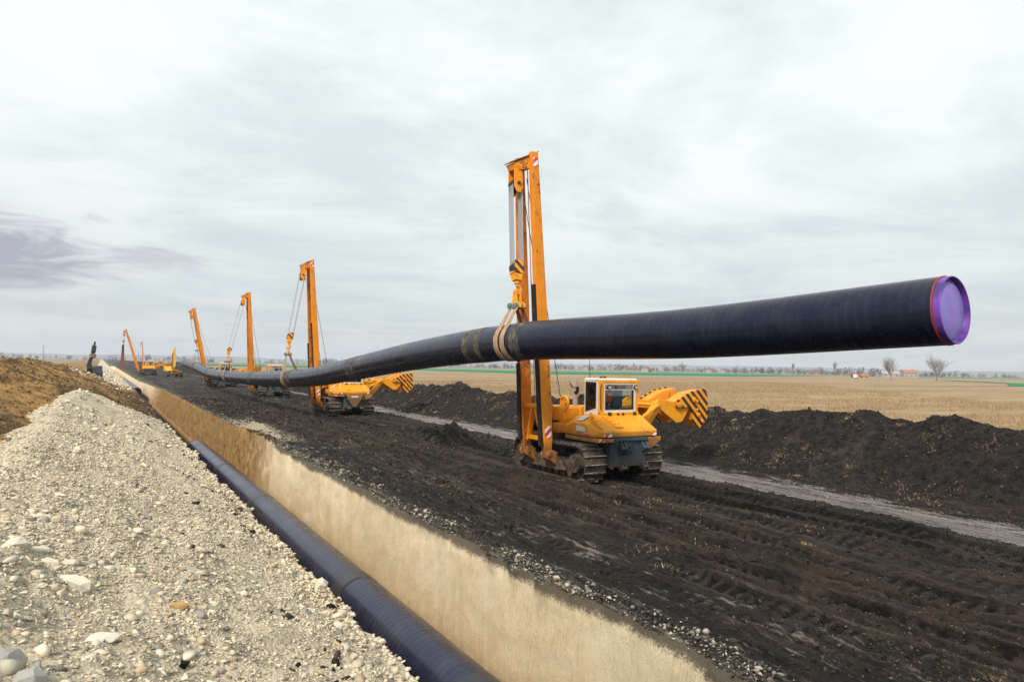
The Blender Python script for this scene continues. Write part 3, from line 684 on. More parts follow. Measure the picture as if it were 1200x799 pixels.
def mudclods():
    n = 170000; Y = 2.6+62*rng.random(n)**2.0; X = rng.uniform(6.1, 19.3, n); sz = sizes_pl(n, .007, .060, 2.6)*(.75+Y/26)
    dens = vn(X*.6, Y*.4, 201)+.5*vn(X*2, Y*1.5, 202); t_ = np.abs(X-xt(Y))
    keep = (dens > -.35+.6*(rng.random(n)-.5)) & (t_ > .9) & (np.abs(X-12.3) > .45); X, Y, sz = X[keep], Y[keep], sz[keep]
    z, _ = right_z(X, Y); scatter('mud_clods', np.stack([X, Y, z+.1*sz], 1), sz, M_CLOD, ICO1, 1, 'dark crumbled clods over the churned mud', 'mud')
    n = 60000; Y = 3+85*rng.random(n)**1.6; X = rng.uniform(19.2, 24.2, n); sz = sizes_pl(n, .010, .10, 3.0)*(.75+Y/34)
    z, _ = right_z(X, Y); scatter('berm_clods', np.stack([X, Y, z+.1*sz], 1), sz, M_CLOD, ICO1, 1, 'dark crumbly clods on the long topsoil berm', 'soil')
    n = 9000; Y = 2.8+60*rng.random(n)**1.4; X = eR(Y)+np.abs(rng.normal(0.03, .24, n))-.02; sz = sizes_pl(n, .007, .055, 2.6)
    cl = vn(Y*1.3, X*2, 205); keep = (cl > -.15+.4*rng.random(n)-.2); X, Y, sz = X[keep], Y[keep], sz[keep]
    z, _ = right_z(X, Y); scatter('trench_lip_clods', np.stack([X, Y, z+.25*sz], 1), sz, M_WCLOD, ICO2, 5, 'white clay and black soil lumps along the right lip of the trench', 'clay', rough=.1)
mudclods()
def lip_lumps():
    n = 2600; Y = 3.5+45*rng.random(n)**1.3; X = eR(Y)+.20+rng.normal(0, .11, n)+.12*vn(Y*.8, Y*0, 231); sz = sizes_pl(n, .014, .075, 2.5)
    k = (vn(Y*1.1, Y*0+2, 233)+.5*vn(Y*4, Y*0, 234)+.5*(rng.random(n)-.5) > .05); X, Y, sz = X[k], Y[k], sz[k]; z, _ = right_z(X, Y)
    scatter('white_clay_lumps', np.stack([X, Y, z+.3*sz], 1), sz, M_WLUMP, ICO2, 5, 'chain of whitish clay lumps set back from the trench edge', 'clay')
M_WLUMP = material('white_clay_lumps', m_rock([(0, (.44, .41, .34)), (.3, (.32, .29, .24)), (.55, (.17, .15, .125)), (.8, (.045, .038, .033)), (1, (.46, .43, .36))], .7))
lip_lumps()

# individual big stones on the heap
M_BIG = material('pale_limestone', m_rock([(0, (.62, .57, .47)), (.5, (.56, .50, .40)), (1, (.66, .61, .52))], .45, .02, 16))
def big_stone(x, y, s, rz, ang, label, mat=None, tilt=(.1, .1)):
    v, f = rock_variant(34, lo=.80, hi=1.06)
    v = v*np.array(s); mb = MB(); mb.add([tuple(q) for q in v], [tuple(int(i) for i in q) for q in f])
    o = mb.build('limestone_block', mat or M_BIG); z = float(left_z(np.array([x]), np.array([y]))[0][0])
    o.location = (x, y, z + s[2]*.12); o.rotation_euler = (tilt[0], tilt[1], rz)
    tag(o, label, 'stone', 'large stones on the spoil heap')
M_ORS = material('ochre_limestone', m_rock([(0, (.44, .27, .10)), (.5, (.40, .26, .12)), (1, (.46, .30, .14))], .35, .02, 16))
M_GYS = material('grey_limestone', m_rock([(0, (.36, .345, .31)), (.5, (.30, .29, .27)), (1, (.40, .385, .35))], .35, .02, 16))
STONES = []
big_stone(-.14, 7.79, (.17, .10, .10), -.5, 0, 'long cream stone tilted on its side, biggest of the stones at lower left', tilt=(.25, .35))
big_stone(-.48, 8.6, (.12, .09, .06), .3, 0, 'flat pale oval stone just right of the broad rounded one at the left edge')
big_stone(-.64, 8.28, (.15, .13, .10), .8, 0, 'broad rounded cream stone nearest the left edge of the photo')
big_stone(.10, 6.3, (.14, .10, .05), .2, 0, 'whitish flat slab lying alone at the bottom of the heap')
big_stone(.74, 7.48, (.11, .06, .04), -.5, 0, 'narrow ochre stone on the slope right of the long cream stone', M_ORS)
big_stone(-.36, 8.14, (.12, .07, .05), -.4, 0, 'thin tan stone wedged between the flat oval and the long cream stones', tilt=(.5, .2))
big_stone(-.20, 8.2, (.10, .06, .05), -.4, 0, 'small dark-sided stone just above the long cream stone', tilt=(.4, -.2))
big_stone(-.47, 5.58, (.14, .13, .10), .4, 0, 'large grey-white block cut by the left edge of the photo', M_GYS)
big_stone(-.31, 5.2, (.13, .11, .10), 1.4, 0, 'bluish grey block in the bottom left corner', M_GYS)
big_stone(2.86, 10.04, (.13, .10, .14), .5, 0, 'upright pale lump poking over the trench edge above the buried pipe', tilt=(.3, .1))
big_stone(1.05, 9.2, (.10, .08, .05), .1, 0, 'lone blue-grey stone halfway down the slope', M_GYS)
big_stone(.62, 5.55, (.12, .08, .08), 2.2, 0, 'cream stone at the bottom of the photo right of the slab', tilt=(.3, .3))

# ------------------------------------------------------------------ pipes
def cat_pts(P, step=.45):
    P = [Vector(p) for p in P]; out = []
    for i in range(len(P)-1):
        p0 = P[max(i-1, 0)]; p1 = P[i]; p2 = P[i+1]; p3 = P[min(i+2, len(P)-1)]; L = (p2-p1).length; n = max(2, int(L/step))
        # centripetal-like hermite with chord scaled tangents
        def tan(a, b, c):
            if (b-a).length < 1e-6: return (c-b).normalized()
            if (c-b).length < 1e-6: return (b-a).normalized()
            la, lb = (b-a).length, (c-b).length
            return (((b-a)/la)*lb + ((c-b)/lb)*la)/(la+lb)
        t1 = tan(p0, p1, p2)*L; t2 = tan(p1, p2, p3)*L
        for k in range(n):
            t = k/n; h = (2*t**3-3*t*t+1, t**3-2*t*t+t, -2*t**3+3*t*t, t**3-t*t)
            out.append(p1*h[0]+t1*h[1]+p2*h[2]+t2*h[3])
    out.append(P[-1]); return out
def frames(pts):
    fr = []; m = len(pts); s_ = 0
    for k, p in enumerate(pts):
        d = (pts[min(k+1, m-1)]-pts[max(k-1, 0)]).normalized(); x = d.cross(Vector((0, 0, 1))).normalized(); y = x.cross(d)
        if k: s_ += (pts[k]-pts[k-1]).length
        fr.append((p, x, y, d, s_))
    return fr
def pipe_mesh(name, pts, r, mat, parent=None, n=48, caps=True):
    fr = frames(pts); vs = []; al = []; fs = []
    for p, x, y, d, s_ in fr:
        for i in range(n):
            t = 2*math.pi*i/n; vs.append(p + x*r*math.cos(t) + y*r*math.sin(t)); al.append(s_)
    for k in range(len(fr)-1):
        for i in range(n): fs.append((k*n+i, (k+1)*n+i, (k+1)*n+(i+1) % n, k*n+(i+1) % n))
    if caps: fs += [tuple(range(n)), tuple(range((len(fr)-1)*n, len(fr)*n))[::-1]]
    me = bpy.data.meshes.new(name); me.from_pydata(vs, [], fs); me.materials.append(mat)
    at = me.attributes.new('along', 'FLOAT', 'POINT'); at.data.foreach_set('value', al)
    bm = bmesh.new(); bm.from_mesh(me); bmesh.ops.recalc_face_normals(bm, faces=bm.faces); bm.to_mesh(me); bm.free()
    me.polygons.foreach_set('use_smooth', [True]*len(me.polygons)); me.set_sharp_from_angle(angle=R(50))
    o = bpy.data.objects.new(name, me); COL.objects.link(o)
    if parent: o.parent = parent
    return o
def sub(fr, s0, s1, step=None):
    pts = []
    def at_s(s_):
        for k in range(len(fr)-1):
            if fr[k+1][4] >= s_: t = (s_-fr[k][4])/(fr[k+1][4]-fr[k][4]); return fr[k][0].lerp(fr[k+1][0], t)
        return fr[-1][0]
    n = max(2, int((s1-s0)/.12)); return [at_s(s0+(s1-s0)*k/n) for k in range(n+1)]
PR = .525
PATH = [(10.90, 5.42, 4.27), (10.60, 10.0, 4.08), (10.05, 16.6, 4.00), (10.0, 22.6, 3.70), (10.0, 30.1, 3.11), (10.0, 36.9, 2.57), (10.0, 43.0, 2.31), (9.95, 53.8, 2.04), (9.9, 65.6, 1.92), (9.9, 76.5, 1.96), (9.9, 91.4, 2.60), (9.95, 104, 2.95)]
pts = cat_pts(PATH); FR = frames(pts)
pipe = pipe_mesh('pipeline_string', pts, PR, M_PIPE, caps=False)
tag(pipe, 'long black welded pipeline held in the air by the row of orange sideboom tractors', 'pipe')
a0 = (pts[0]-pts[1]).normalized()
Sweld = [12.9, 24.6, 36.5, 48.5, 60.5, 72.5, 84.5, 96]
for s0 in Sweld:
    pipe_mesh('mud_smear', sub(FR, s0-.55, s0+.52), PR+.0025, M_MUDSLV, pipe, caps=False)
    pipe_mesh('weld_sleeve', sub(FR, s0-.24, s0+.22), PR+.007, M_SLV, pipe, caps=False)
pipe_mesh('dirt_band', sub(FR, 10.3, 10.75), PR+.0025, M_MUDSLV, pipe, caps=False)
# steel end: orange ring, violet band and recessed cap
def ring(name, s0, s1, r_, mat, parent): return pipe_mesh(name, [pts[0]+a0*(-s0), pts[0]+a0*(-s1)], r_, mat, parent, n=64, caps=True)
p0 = pts[0]

ax = a0
def cap_lathe(name, prof, mat, parent):
    mb = MB(); q = Vector((0, 0, 1)).rotation_difference(ax); mb.T = Matrix.Translation(p0) @ q.to_matrix().to_4x4()
    mb.lathe(prof, (0, 0, 0), 'z', 64, closed=False); return mb.build(name, mat, parent, smooth=True)
cap_lathe('coating_ring', [(PR-.02, -.012), (PR+.004, -.012), (PR+.004, .012), (PR-.012, .014)], M_RING, pipe)
cap_lathe('steel_end_band', [(PR-.012, -.01), (PR-.012, .105), (PR-.020, .115), (PR-.034, .110), (PR-.042, .0), (PR-.05, -.01)], M_CAPD, pipe)
cap_lathe('end_cap', [(PR-.044, .03), (PR-.062, .018), (PR-.082, .016), (PR-.088, .045), (PR-.102, .055), (.20, .068), (.001, .074)], M_CAP, pipe)
cap_lathe('cap_groove', [(PR-.070, .010), (PR-.070, .024), (PR-.084, .024), (PR-.084, .010)], M_SLV, pipe)

tp = cat_pts([(4.95, -6, -1.8), (4.95, 10, -1.8), (4.95, 30, -1.8), (4.93, 43.2, -1.82)]); TF = frames(tp)
pin = pipe_mesh('trench_pipe', tp, PR, M_PIPEB); tag(pin, 'blue-black wrapped pipe lying on the floor of the open trench', 'pipe')
for s0 in (8.9+6, 14.6+6, 24.8+6, 33+6):
    pipe_mesh('weld_sleeve', sub(TF, s0-.25, s0+.25), PR+.006, M_SLV, pin, caps=False)
    pipe_mesh('tape_edge', sub(TF, s0-.30, s0-.27), PR+.008, M_MUDSLV, pin, caps=False)
tp2 = cat_pts([(4.1, 100, -.85), (3.9, 118, -.7), (3.6, 145, -.6)])
p2 = pipe_mesh('trench_pipe', tp2, PR, M_PIPEB); tag(p2, 'short blue pipe end showing in the far stretch of the trench', 'pipe')

# ------------------------------------------------------------------ sideboom tractor (pipelayer)
def pad(mb, z0, z1, pl, rr=.05): pass
def pipelayer(loc, rz, lean, hook, label, slack=False, det=2, yellow_rear=False):
    """local: +Y forward, +X right (counterweight), boom on -X. hook = local xyz of the hook-block centre"""
    root = empty('pipelayer', loc, rz); tag(root, label, 'pipelayer', 'sideboom tractors holding up the pipeline')
    SPLIT = {'striped_plate', 'boom_pivot', 'fender_rail', 'warning_marker', 'side_window', 'hydraulic_cylinder', 'counterweight_arm', 'counterweight', 'white_sticker', 'latch', 'grab_rail', 'bolt_boss', 'rubber_bumper', 'sheave', 'head_block', 'luffing_rope', 'hydraulic_hose', 'window_seal', 'guide_sheave', 'winch_drum'}
    A = lambda mb, n, m, b=.012, par=root, sm=False, lb=None: (mb.build_each if n in SPLIT and det > 1 else mb.build)(n, m, par, b if det > 1 else 0, sm, lb)
    # --- tracks
    for sx in (-1.10, 1.08):
        yr, yf, rr, zc = -1.42, 1.52, .50, .57
        L1 = yf-yr; per = 2*L1+2*math.pi*rr; N = 42
        def loop(s_):
            s_ %= per
            if s_ < L1: return Vector((0, yr+s_, zc-rr)), Vector((0, 1, 0))
            s_ -= L1
            if s_ < math.pi*rr: a = s_/rr; return Vector((0, yf+rr*math.sin(a), zc-rr*math.cos(a))), Vector((0, math.cos(a), math.sin(a)))
            s_ -= math.pi*rr
            if s_ < L1:
                sag = .035*math.sin(math.pi*s_/L1); return Vector((0, yf-s_, zc+rr-sag)), Vector((0, -1, 0))
            s_ -= L1; a = s_/rr; return Vector((0, yr-rr*math.sin(a), zc+rr*math.cos(a))), Vector((0, -math.cos(a), -math.sin(a)))
        mb = MB(); gb = MB()
        for k in range(N):
            c, d = loop(per*k/N); nrm = Vector((0, d.z, -d.y)); c = c + Vector((sx, 0, 0)) 
            Rm = Matrix((Vector((1, 0, 0)), d, nrm)).transposed()
            mb.box(c+nrm*.01, (.76, per/N*.93, .035), Rm); mb.box(c-nrm*.06, (.24, per/N*.98, .09), Rm)
            mb.mi = 1; mb.box(c+nrm*.055+d*(per/N*.36), (.76, .028, .065), Rm); mb.mi = 0
        tk = mb.build('track', [M_TRK, M_GRS], root)
        # sprocket, idler, rollers, frame
        for yy, r2, nm in ((yr, .40, 'sprocket'), (yf, .40, 'idler')):
            m2 = MB(); m2.cyl((sx-.13, yy, zc), (sx+.13, yy, zc), r2, 26); so = -1 if sx < 0 else 1
            m2.cyl((sx, yy, zc), (sx+so*.40, yy, zc), .27, 20); m2.cyl((sx, yy, zc), (sx+so*.43, yy, zc), .13, 14)
            for q in range(8):
                a = q*math.pi/4; m2.cyl((sx+so*.40, yy+.2*math.cos(a), zc+.2*math.sin(a)), (sx+so*.42, yy+.2*math.cos(a), zc+.2*math.sin(a)), .025, 6)
            m2.build(nm, M_TRK, tk)
        m3 = MB(); m3.bb(sx-.22, sx+.22, yr+.3, yf-.25, .30, .62)
        for q in range(7):
            yy = yr+.42+q*(L1-.84)/6; m3.cyl((sx-.24, yy, .25), (sx+.24, yy, .25), .13, 14)
        so = -1 if sx < 0 else 1
        m3.bb(sx+so*.20, sx+so*.40, -.65, 1.15, .28, .66); m3.hull([(sx+so*.38, y, z) for y, z in ((-.9, .3), (1.3, .3), (1.1, .58), (-.6, .58))]+[(sx+so*.30, y, z) for y, z in ((-.9, .3), (1.3, .3), (1.1, .64), (-.6, .64))])
        m3.cyl((sx-.2, .6, 1.0), (sx+.2, .6, 1.0), .09, 12)
        m3.build('track_frame', M_TRK, tk)
    # --- chassis
    mb = MB(); mb.bb(-.68, .68, -1.9, 1.75, .50, 1.32); mb.bb(-.95, .95, -.2, .2, .75, 1.0); A(mb, 'chassis', M_DKM)
    # --- rear body: sloped fuel tank with fenders
    mb = MB()
    mb.hull([(-1.22, -.95, 1.36), (-1.22, -1.80, 1.36), (-.98, -2.17, 1.36), (1.0, -2.17, 1.36), (1.24, -1.80, 1.36), (1.24, -.95, 1.36),
             (-1.22, -.95, 1.74), (-1.20, -1.55, 1.72), (-1.0, -2.17, 1.52), (1.02, -2.17, 1.52), (1.22, -1.55, 1.72), (1.24, -.95, 1.74),
             (-.72, -.95, 1.97), (-.62, -1.52, 1.97), (.90, -1.52, 1.97), (.98, -.95, 1.97)])
    mb.hull([(-1.20, -.95, 1.36), (-1.20, -.30, 1.36), (-.66, -.30, 1.36), (-.66, -.95, 1.36), (-1.20, -.95, 1.70), (-1.18, -.45, 1.58), (-.66, -.40, 1.86), (-.66, -.95, 1.95)])
    mb.hull([(1.22, -.95, 1.36), (1.22, -.10, 1.36), (.70, -.10, 1.36), (.70, -.95, 1.36), (1.22, -.95, 1.70), (1.20, -.25, 1.60), (.70, -.20, 1.86), (.70, -.95, 1.95)])
    body = A(mb, 'rear_body', M_OR, .025)
    mb = MB(); mb.bb(-1.20, -.60, -2.16, -.55, 1.22, 1.335); mb.bb(.66, 1.20, -2.16, -.55, 1.22, 1.335)
    mb.hull([(.66, -2.16, 1.22), (1.18, -2.16, 1.22), (.66, -2.10, 1.22), (1.18, -2.10, 1.22), (.66, -2.16, 1.06), (.80, -2.16, .98), (.66, -2.1, 1.06), (.80, -2.1, .98), (.95, -2.16, 1.08), (.95, -2.1, 1.08)])
    A(mb, 'fender_rail', M_OR, .012)
    # hinged plate and seams on the sloped tank
    mb = MB(); n0 = Vector((0, -.65, .45)).normalized()
    Rm = Matrix((Vector((1, 0, 0)), Vector((0, -.45, -.65)).normalized()*-1, n0)).transposed() if False else None
    def on_slope(x, k): return Vector((x, -1.52-.65*k, 1.97-.45*k))
    for xa, xb, ka, kb in ((-.62, -.36, .12, .80),):
        nn = Vector((0, -.45, .65)).normalized()
        q = [on_slope(xa-.02, ka), on_slope(xa+.22, ka), on_slope(xb+.18, kb), on_slope(xb-.08, kb)]
        mb.hull([p+nn*.0 for p in q]+[p+nn*.045 for p in q])
    A(mb, 'hinged_plate', M_OR, .006, body)
    mb = MB()
    for x_, k_ in ((-.45, .45), (-.42, .62), (-.28, .62), (-.5, .25)):
        p = on_slope(x_, k_); nn = Vector((0, -.45, .65)).normalized(); mb.cyl(p+nn*.04, p+nn*.055, .016, 8)
    for x_ in (.02, .22): mb.cyl((x_, -1.56, 1.95), (x_, -1.56, 2.02), .035, 8)
    mb.bb(-.36, -.26, -1.60, -1.52, 1.95, 2.04); mb.bb(.62, .70, -1.60, -1.52, 1.95, 2.04)
    A(mb, 'latch', M_DKM, 0, body)
    mb = MB(); mb.beam((-.98, -1.62, 1.90), (-.72, -1.2, 2.0), .07, .05); mb.beam((-1.05, -1.62, 1.86), (-.98, -2.05, 1.62), .05, .05); A(mb, 'grab_rail', M_OR, .01, body)
    if det > 1:
        mb = MB(); mb.bb(-1.0, -.72, -2.19, -2.172, 1.38, 1.46); mb.bb(-1.235, -1.222, -2.0+.2, -1.5, 1.38, 1.46); mb.bb(.80, 1.0, -2.19, -2.172, 1.38, 1.46); mb.bb(-1.16, -.98, -2.18, -2.163, 1.24, 1.32); A(mb, 'warning_marker', M_RW, 0, body)
        mb = MB(); nn = Vector((-.42, 0, .9)).normalized()
        mb.hull([(-1.14, -1.0, 1.80), (-.86, -1.0, 1.925), (-.86, -1.3, 1.925), (-1.14, -1.3, 1.80), (-1.14, -1.0, 1.79), (-.86, -1.0, 1.915), (-.86, -1.3, 1.915), (-1.14, -1.3, 1.79)])
        mb.hull([(-1.235, -1.15, 1.50), (-1.235, -1.6, 1.50), (-1.235, -1.55, 1.62), (-1.235, -1.15, 1.66), (-1.222, -1.15, 1.50), (-1.222, -1.6, 1.50), (-1.222, -1.55, 1.62), (-1.222, -1.15, 1.66)])
        A(mb, 'white_sticker', M_WH, 0, body)
    # --- rear hitch
    mb = MB(); mb.bb(-.56, .62, -2.12, -1.7, .50, 1.34); mb.bb(-.60, .66, -2.20, -2.02, 1.25, 1.345)
    for x_ in (-.36, -.24, .44, .58):
        mb.prism([(-2.02, 1.28), (-2.22, 1.20), (-2.32, 1.02), (-2.22, .92), (-2.14, .98), (-2.14, .62), (-2.26, .58), (-2.34, .46), (-2.22, .38), (-2.02, .46)], 'x', x_-.022, x_+.022)
    mb.hull([(-.60, -2.06, 1.2), (-.60, -2.06, .42), (-.60, -1.2, 1.2), (-.60, -1.2, .55), (-.52, -2.06, 1.2), (-.52, -2.06, .42), (-.52, -1.2, 1.2), (-.52, -1.2, .55)])
    mb.cyl((-.40, -2.26, .48), (-.20, -2.26, .48), .05, 12); mb.cyl((.40, -2.26, .48), (.62, -2.26, .48), .05, 12)
    mb.cyl((-.40, -2.24, 1.05), (-.20, -2.24, 1.05), .045, 12); mb.cyl((.40, -2.24, 1.05), (.62, -2.24, 1.05), .045, 12)
    hit = A(mb, 'rear_hitch', M_BLUE, .01)
    if yellow_rear:
        mb = MB(); mb.hull([(x, y, z) for y in (-2.30, -2.20) for x, z in ((-.52, 1.34), (.58, 1.34), (.40, .95), (.12, .58), (-.06, .58), (-.34, .95))]); A(mb, 'rear_plate', M_OR, .01)
        mb = MB(); mb.bb(-.2, .26, -2.315, -2.303, 1.16, 1.26); A(mb, 'name_panel', M_WH, 0)
    # --- engine hood
    mb = MB(); mb.hull([(-.50, -.35, 1.3), (.62, -.35, 1.3), (-.46, 2.15, 1.3), (.58, 2.15, 1.3), (-.50, -.35, 2.16), (.62, -.35, 2.16), (-.44, 2.10, 2.06), (.56, 2.10, 2.06)]); hood = A(mb, 'engine_hood', M_OR, .03)
    mb = MB(); mb.bb(-.42, .54, 2.16, 2.20, 1.38, 1.98)
    for k in range(9): mb.bb(-.40, .52, 2.20, 2.215, 1.42+k*.06, 1.445+k*.06)
    A(mb, 'radiator_grille', M_DKM, 0, hood)
    mb = MB(); mb.cyl((-.36, .10, 2.1), (-.36, .10, 2.78), .085, 16); mb.hull([(-.45, .02, 2.72), (-.27, .02, 2.72), (-.45, .20, 2.72), (-.27, .20, 2.72), (-.50, .10, 3.0), (-.36, .04, 3.02), (-.36, .24, 2.98), (-.60, .16, 2.95)]); A(mb, 'exhaust_pipe', M_EXH, .01)
    # --- cab
    yr_, yf_ = -1.50, -.50; xl, xr = -.60, .86; xlf, xrf = -.42, .68; zb, zt = 1.97, 2.97
    cab = MB(); cab.bb(xl, xl+.13, yr_, yr_+.14, zb, zt+.03); cab.bb(xr-.10, xr, yr_, yr_+.14, zb, zt+.03)
    cab.bb(xl+.13, xr-.10, yr_, yr_+.12, zt-.06, zt+.03); cab.bb(xl+.0, xr, yr_-.05, yr_+.14, zb-.06, zb+.06)
    cab = A(cab, 'cab', M_OR, .015)
    fr = MB(); fr.bb(xl+.13, xl+.18, yr_+.012, yr_+.09, zb+.06, zt-.06); fr.bb(xr-.19, xr-.10, yr_+.012, yr_+.09, zb+.06, zt-.06)
    fr.bb(xl+.18, xr-.19, yr_+.012, yr_+.09, zb+.06, zb+.16); fr.bb(xl+.18, xr-.19, yr_+.012, yr_+.09, zt-.10, zt-.06)
    fr.bb(xl+.18, xr-.19, yr_+.012, yr_+.09, zt-.27, zt-.245)
    def side(mb, x0, x1, ya, yb):   # window frame of a side wall from (x0,ya) to (x1,yb)
        P = lambda k, z: Vector((x0+(x1-x0)*k, ya+(yb-ya)*k, z))
        for ka, kb, za, zb_, zc_, zd in ((0, .12, zb-.04, zb-.04, zt, zt), (.90, 1, zb-.08, zb-.08, zt, zt), (.12, .90, zb-.06, zb-.06, zb+.20, zb+.05), (.12, .90, zt-.05, zt-.05, zt, zt)):
            q = [P(ka, za), P(kb, zb_), P(kb, zd), P(ka, zc_)]; n_ = (P(1, 0)-P(0, 0)).cross(Vector((0, 0, 1))).normalized()*.025
            mb.hull([p+n_ for p in q]+[p-n_ for p in q])
    side(fr, xl+.02, xlf, yr_+.14, yf_); side(fr, xr-.02, xrf, yr_+.14, yf_)
    fr.bb(xlf, xlf+.06, yf_-.05, yf_, zb, zt); fr.bb(xrf-.06, xrf, yf_-.05, yf_, zb, zt); fr.bb(xlf+.06, xrf-.06, yf_-.05, yf_, zt-.08, zt); fr.bb(xlf+.06, xrf-.06, yf_-.05, yf_, zb, zb+.25)
    A(fr, 'window_frame', M_WH, .006, cab)
    rf = MB(); rf.hull([(xl+.02, yr_+.02, zt+.032), (xr-.02, yr_+.02, zt+.032), (xlf-.04, yf_+.06, zt+.002), (xrf+.04, yf_+.06, zt+.002), (xl+.04, yr_+.05, zt+.085), (xr-.04, yr_+.05, zt+.085), (xlf, yf_, zt+.075), (xrf, yf_, zt+.075)]); A(rf, 'cab_roof', M_WH, .012, cab)
    gl = MB(); gl.bb(xl+.17, xr-.18, yr_+.035, yr_+.045, zb+.15, zt-.25); A(gl, 'rear_window', M_GL, 0, cab)
    gl = MB()
    for x0, x1 in ((xl+.02, xlf), (xr-.02, xrf)):
        q = [Vector((x0+(x1-x0)*k, yr_+.14+(yf_-yr_-.14)*k, z)) for k, z in ((.09, zb+.1), (.94, zb+.02), (.94, zt-.05), (.09, zt-.05))]
        gl.hull([p+Vector((.005, 0, 0)) for p in q]+[p-Vector((.005, 0, 0)) for p in q])
    A(gl, 'side_window', M_GL, 0, cab)
    gl = MB(); gl.bb(xlf+.05, xrf-.05, yf_-.03, yf_-.02, zb+.24, zt-.07); A(gl, 'windscreen', M_GL, 0, cab)
    gs = MB()   # dark rubber gaskets
    for a_, b_, c_, d_ in ((xl+.175, xl+.195, zb+.16, zt-.27), (xr-.205, xr-.185, zb+.16, zt-.27)): gs.bb(a_, b_, yr_+.002, yr_+.03, c_, d_)
    gs.bb(xl+.175, xr-.185, yr_+.002, yr_+.03, zb+.145, zb+.17)
    for x0, x1 in ((xl+.02, xlf),):
        P = lambda k, z: Vector((x0+(x1-x0)*k-.032, yr_+.14+(yf_-yr_-.14)*k, z))
        gs.beam(P(.13, zb+.20), P(.13, zt-.06), .02, .025); gs.beam(P(.89, zb+.05), P(.89, zt-.06), .02, .025); gs.beam(P(.13, zb+.20), P(.89, zb+.06), .02, .025); gs.beam(P(.13, zt-.06), P(.89, zt-.06), .02, .05)
    A(gs, 'window_seal', M_BLK, 0, cab)
    vt = MB(); vt.bb(xl+.40, xr-.22, yr_+.006, yr_+.035, zt-.24, zt-.11); vt = A(vt, 'ventilation_grille', M_GALV, .003, cab)
    v2 = MB()
    for k in range(12): v2.bb(xl+.45+k*.045, xl+.465+k*.045, yr_-.002, yr_+.006, zt-.225, zt-.125)
    v2.bb(xl+.56, xl+.60, yr_-.004, yr_+.006, zt-.235, zt-.115) ; A(v2, 'grille_bar', M_DKM, 0, vt)
    st = MB(); st.bb(-.42, .42, -1.22, -.78, zb-.1, zb+.20); st.hull([(.02, -1.30, zb+.2), (.42, -1.30, zb+.2), (.02, -1.16, zb+.2), (.42, -1.16, zb+.2), (.06, -1.34, zb+.72), (.38, -1.34, zb+.72), (.06, -1.24, zb+.72), (.38, -1.24, zb+.72)]); A(st, 'operator_seat', M_SEAT, .03, cab)
    if det > 1:
        for x_ in (xl+.27, xr-.15):
            lm = MB(); lm.cyl((x_, yr_-.02, zt-.15), (x_, yr_-.07, zt-.17), .05, 14, .06); lm.bb(x_-.04, x_+.04, yr_-.03, yr_+.01, zt-.22, zt-.18); wl = A(lm, 'work_light', M_BLK, 0, cab)
            ln = MB(); ln.cyl((x_, yr_-.071, zt-.17), (x_, yr_-.078, zt-.17), .042, 14); A(ln, 'lamp_lens', M_WH, 0, wl)
        mr = MB(); mr.tube([(xlf, yf_, 2.55), (xlf-.14, yf_+.10, 2.52), (xlf-.20, yf_+.12, 2.60)], .014, 6); mr.box((xlf-.23, yf_+.10, 2.68), (.10, .05, .17)); mr.box((xlf-.27, yf_+.13, 2.58), (.09, .05, .10)); A(mr, 'mirror', M_BLK, .004, cab)
    if det > 1:
        hr = MB(); hr.tube([(xl-.04, yr_-.05, zb+.15), (xl-.07, yr_-.07, zb+.3), (xl-.07, yr_-.07, zb+.8), (xl-.0, yr_-.03, zb+.92)], .014, 6); A(hr, 'handrail', M_BLK, 0, cab)
        hr = MB(); hr.tube([(xl+.15, yr_+.1, zt+.07), (xl+.15, yr_+.1, zt+.16), (xr-.15, yr_+.1, zt+.16), (xr-.15, yr_+.1, zt+.07)], .014, 6); A(hr, 'roof_rail', M_OR, 0, cab)
        ae = MB(); ae.cyl((xlf+.1, yf_-.1, zt+.05), (xlf+.06, yf_-.1, zt+.75), .008, 5); A(ae, 'aerial', M_BLK, 0, cab)
        for q_ in range(3):
            hs = MB(); y_ = -1.0-.28*q_; hs.tube([(-.55+.1*q_, -2.13, 1.15), (-.5+.12*q_, -2.22, .98-.05*q_), (-.3+.12*q_, -2.24, .85), (-.15+.12*q_, -2.18, 1.1)], .02, 6); A(hs, 'hydraulic_hose', M_BLK, 0, hit)
    # --- winch and tower on the left, ahead of the cab
    mb = MB(); mb.bb(-1.22, -.90, -.28, .10, 1.34, 1.62); mb.bb(-.92, -.52, -.30, 1.30, 1.30, 2.10); mb.hull([(-.98, y, z) for y, z in ((-.25, 1.5), (.5, 1.5), (.35, 2.12), (-.1, 2.12))]+[(-.90, y, z) for y, z in ((-.25, 1.5), (.5, 1.5), (.35, 2.12), (-.1, 2.12))])
    for y_ in (.55, 1.15): mb.prism([(-1.35, 1.0), (-.9, 1.0), (-.85, 2.05), (-1.05, 2.30), (-1.25, 1.9)], 'y', y_-.03, y_+.03)
    mb.bb(-1.30, -.60, .15, 1.35, 1.02, 1.30)
    for k in range(5): mb.cyl((-.99, -.02+k*.10, 1.78-.02*(k % 2)), (-.975, -.02+k*.10, 1.78-.02*(k % 2)), .02, 6)
    win = A(mb, 'winch_frame', M_OR, .014)
    mb = MB(); mb.cyl((-1.15, .60, 1.62), (-1.15, 1.10, 1.62), .23, 24); mb.cyl((-1.15, .585, 1.62), (-1.15, .60, 1.62), .32, 24); mb.cyl((-1.15, 1.10, 1.62), (-1.15, 1.115, 1.62), .32, 24); A(mb, 'winch_drum', M_DKM, .004, win)
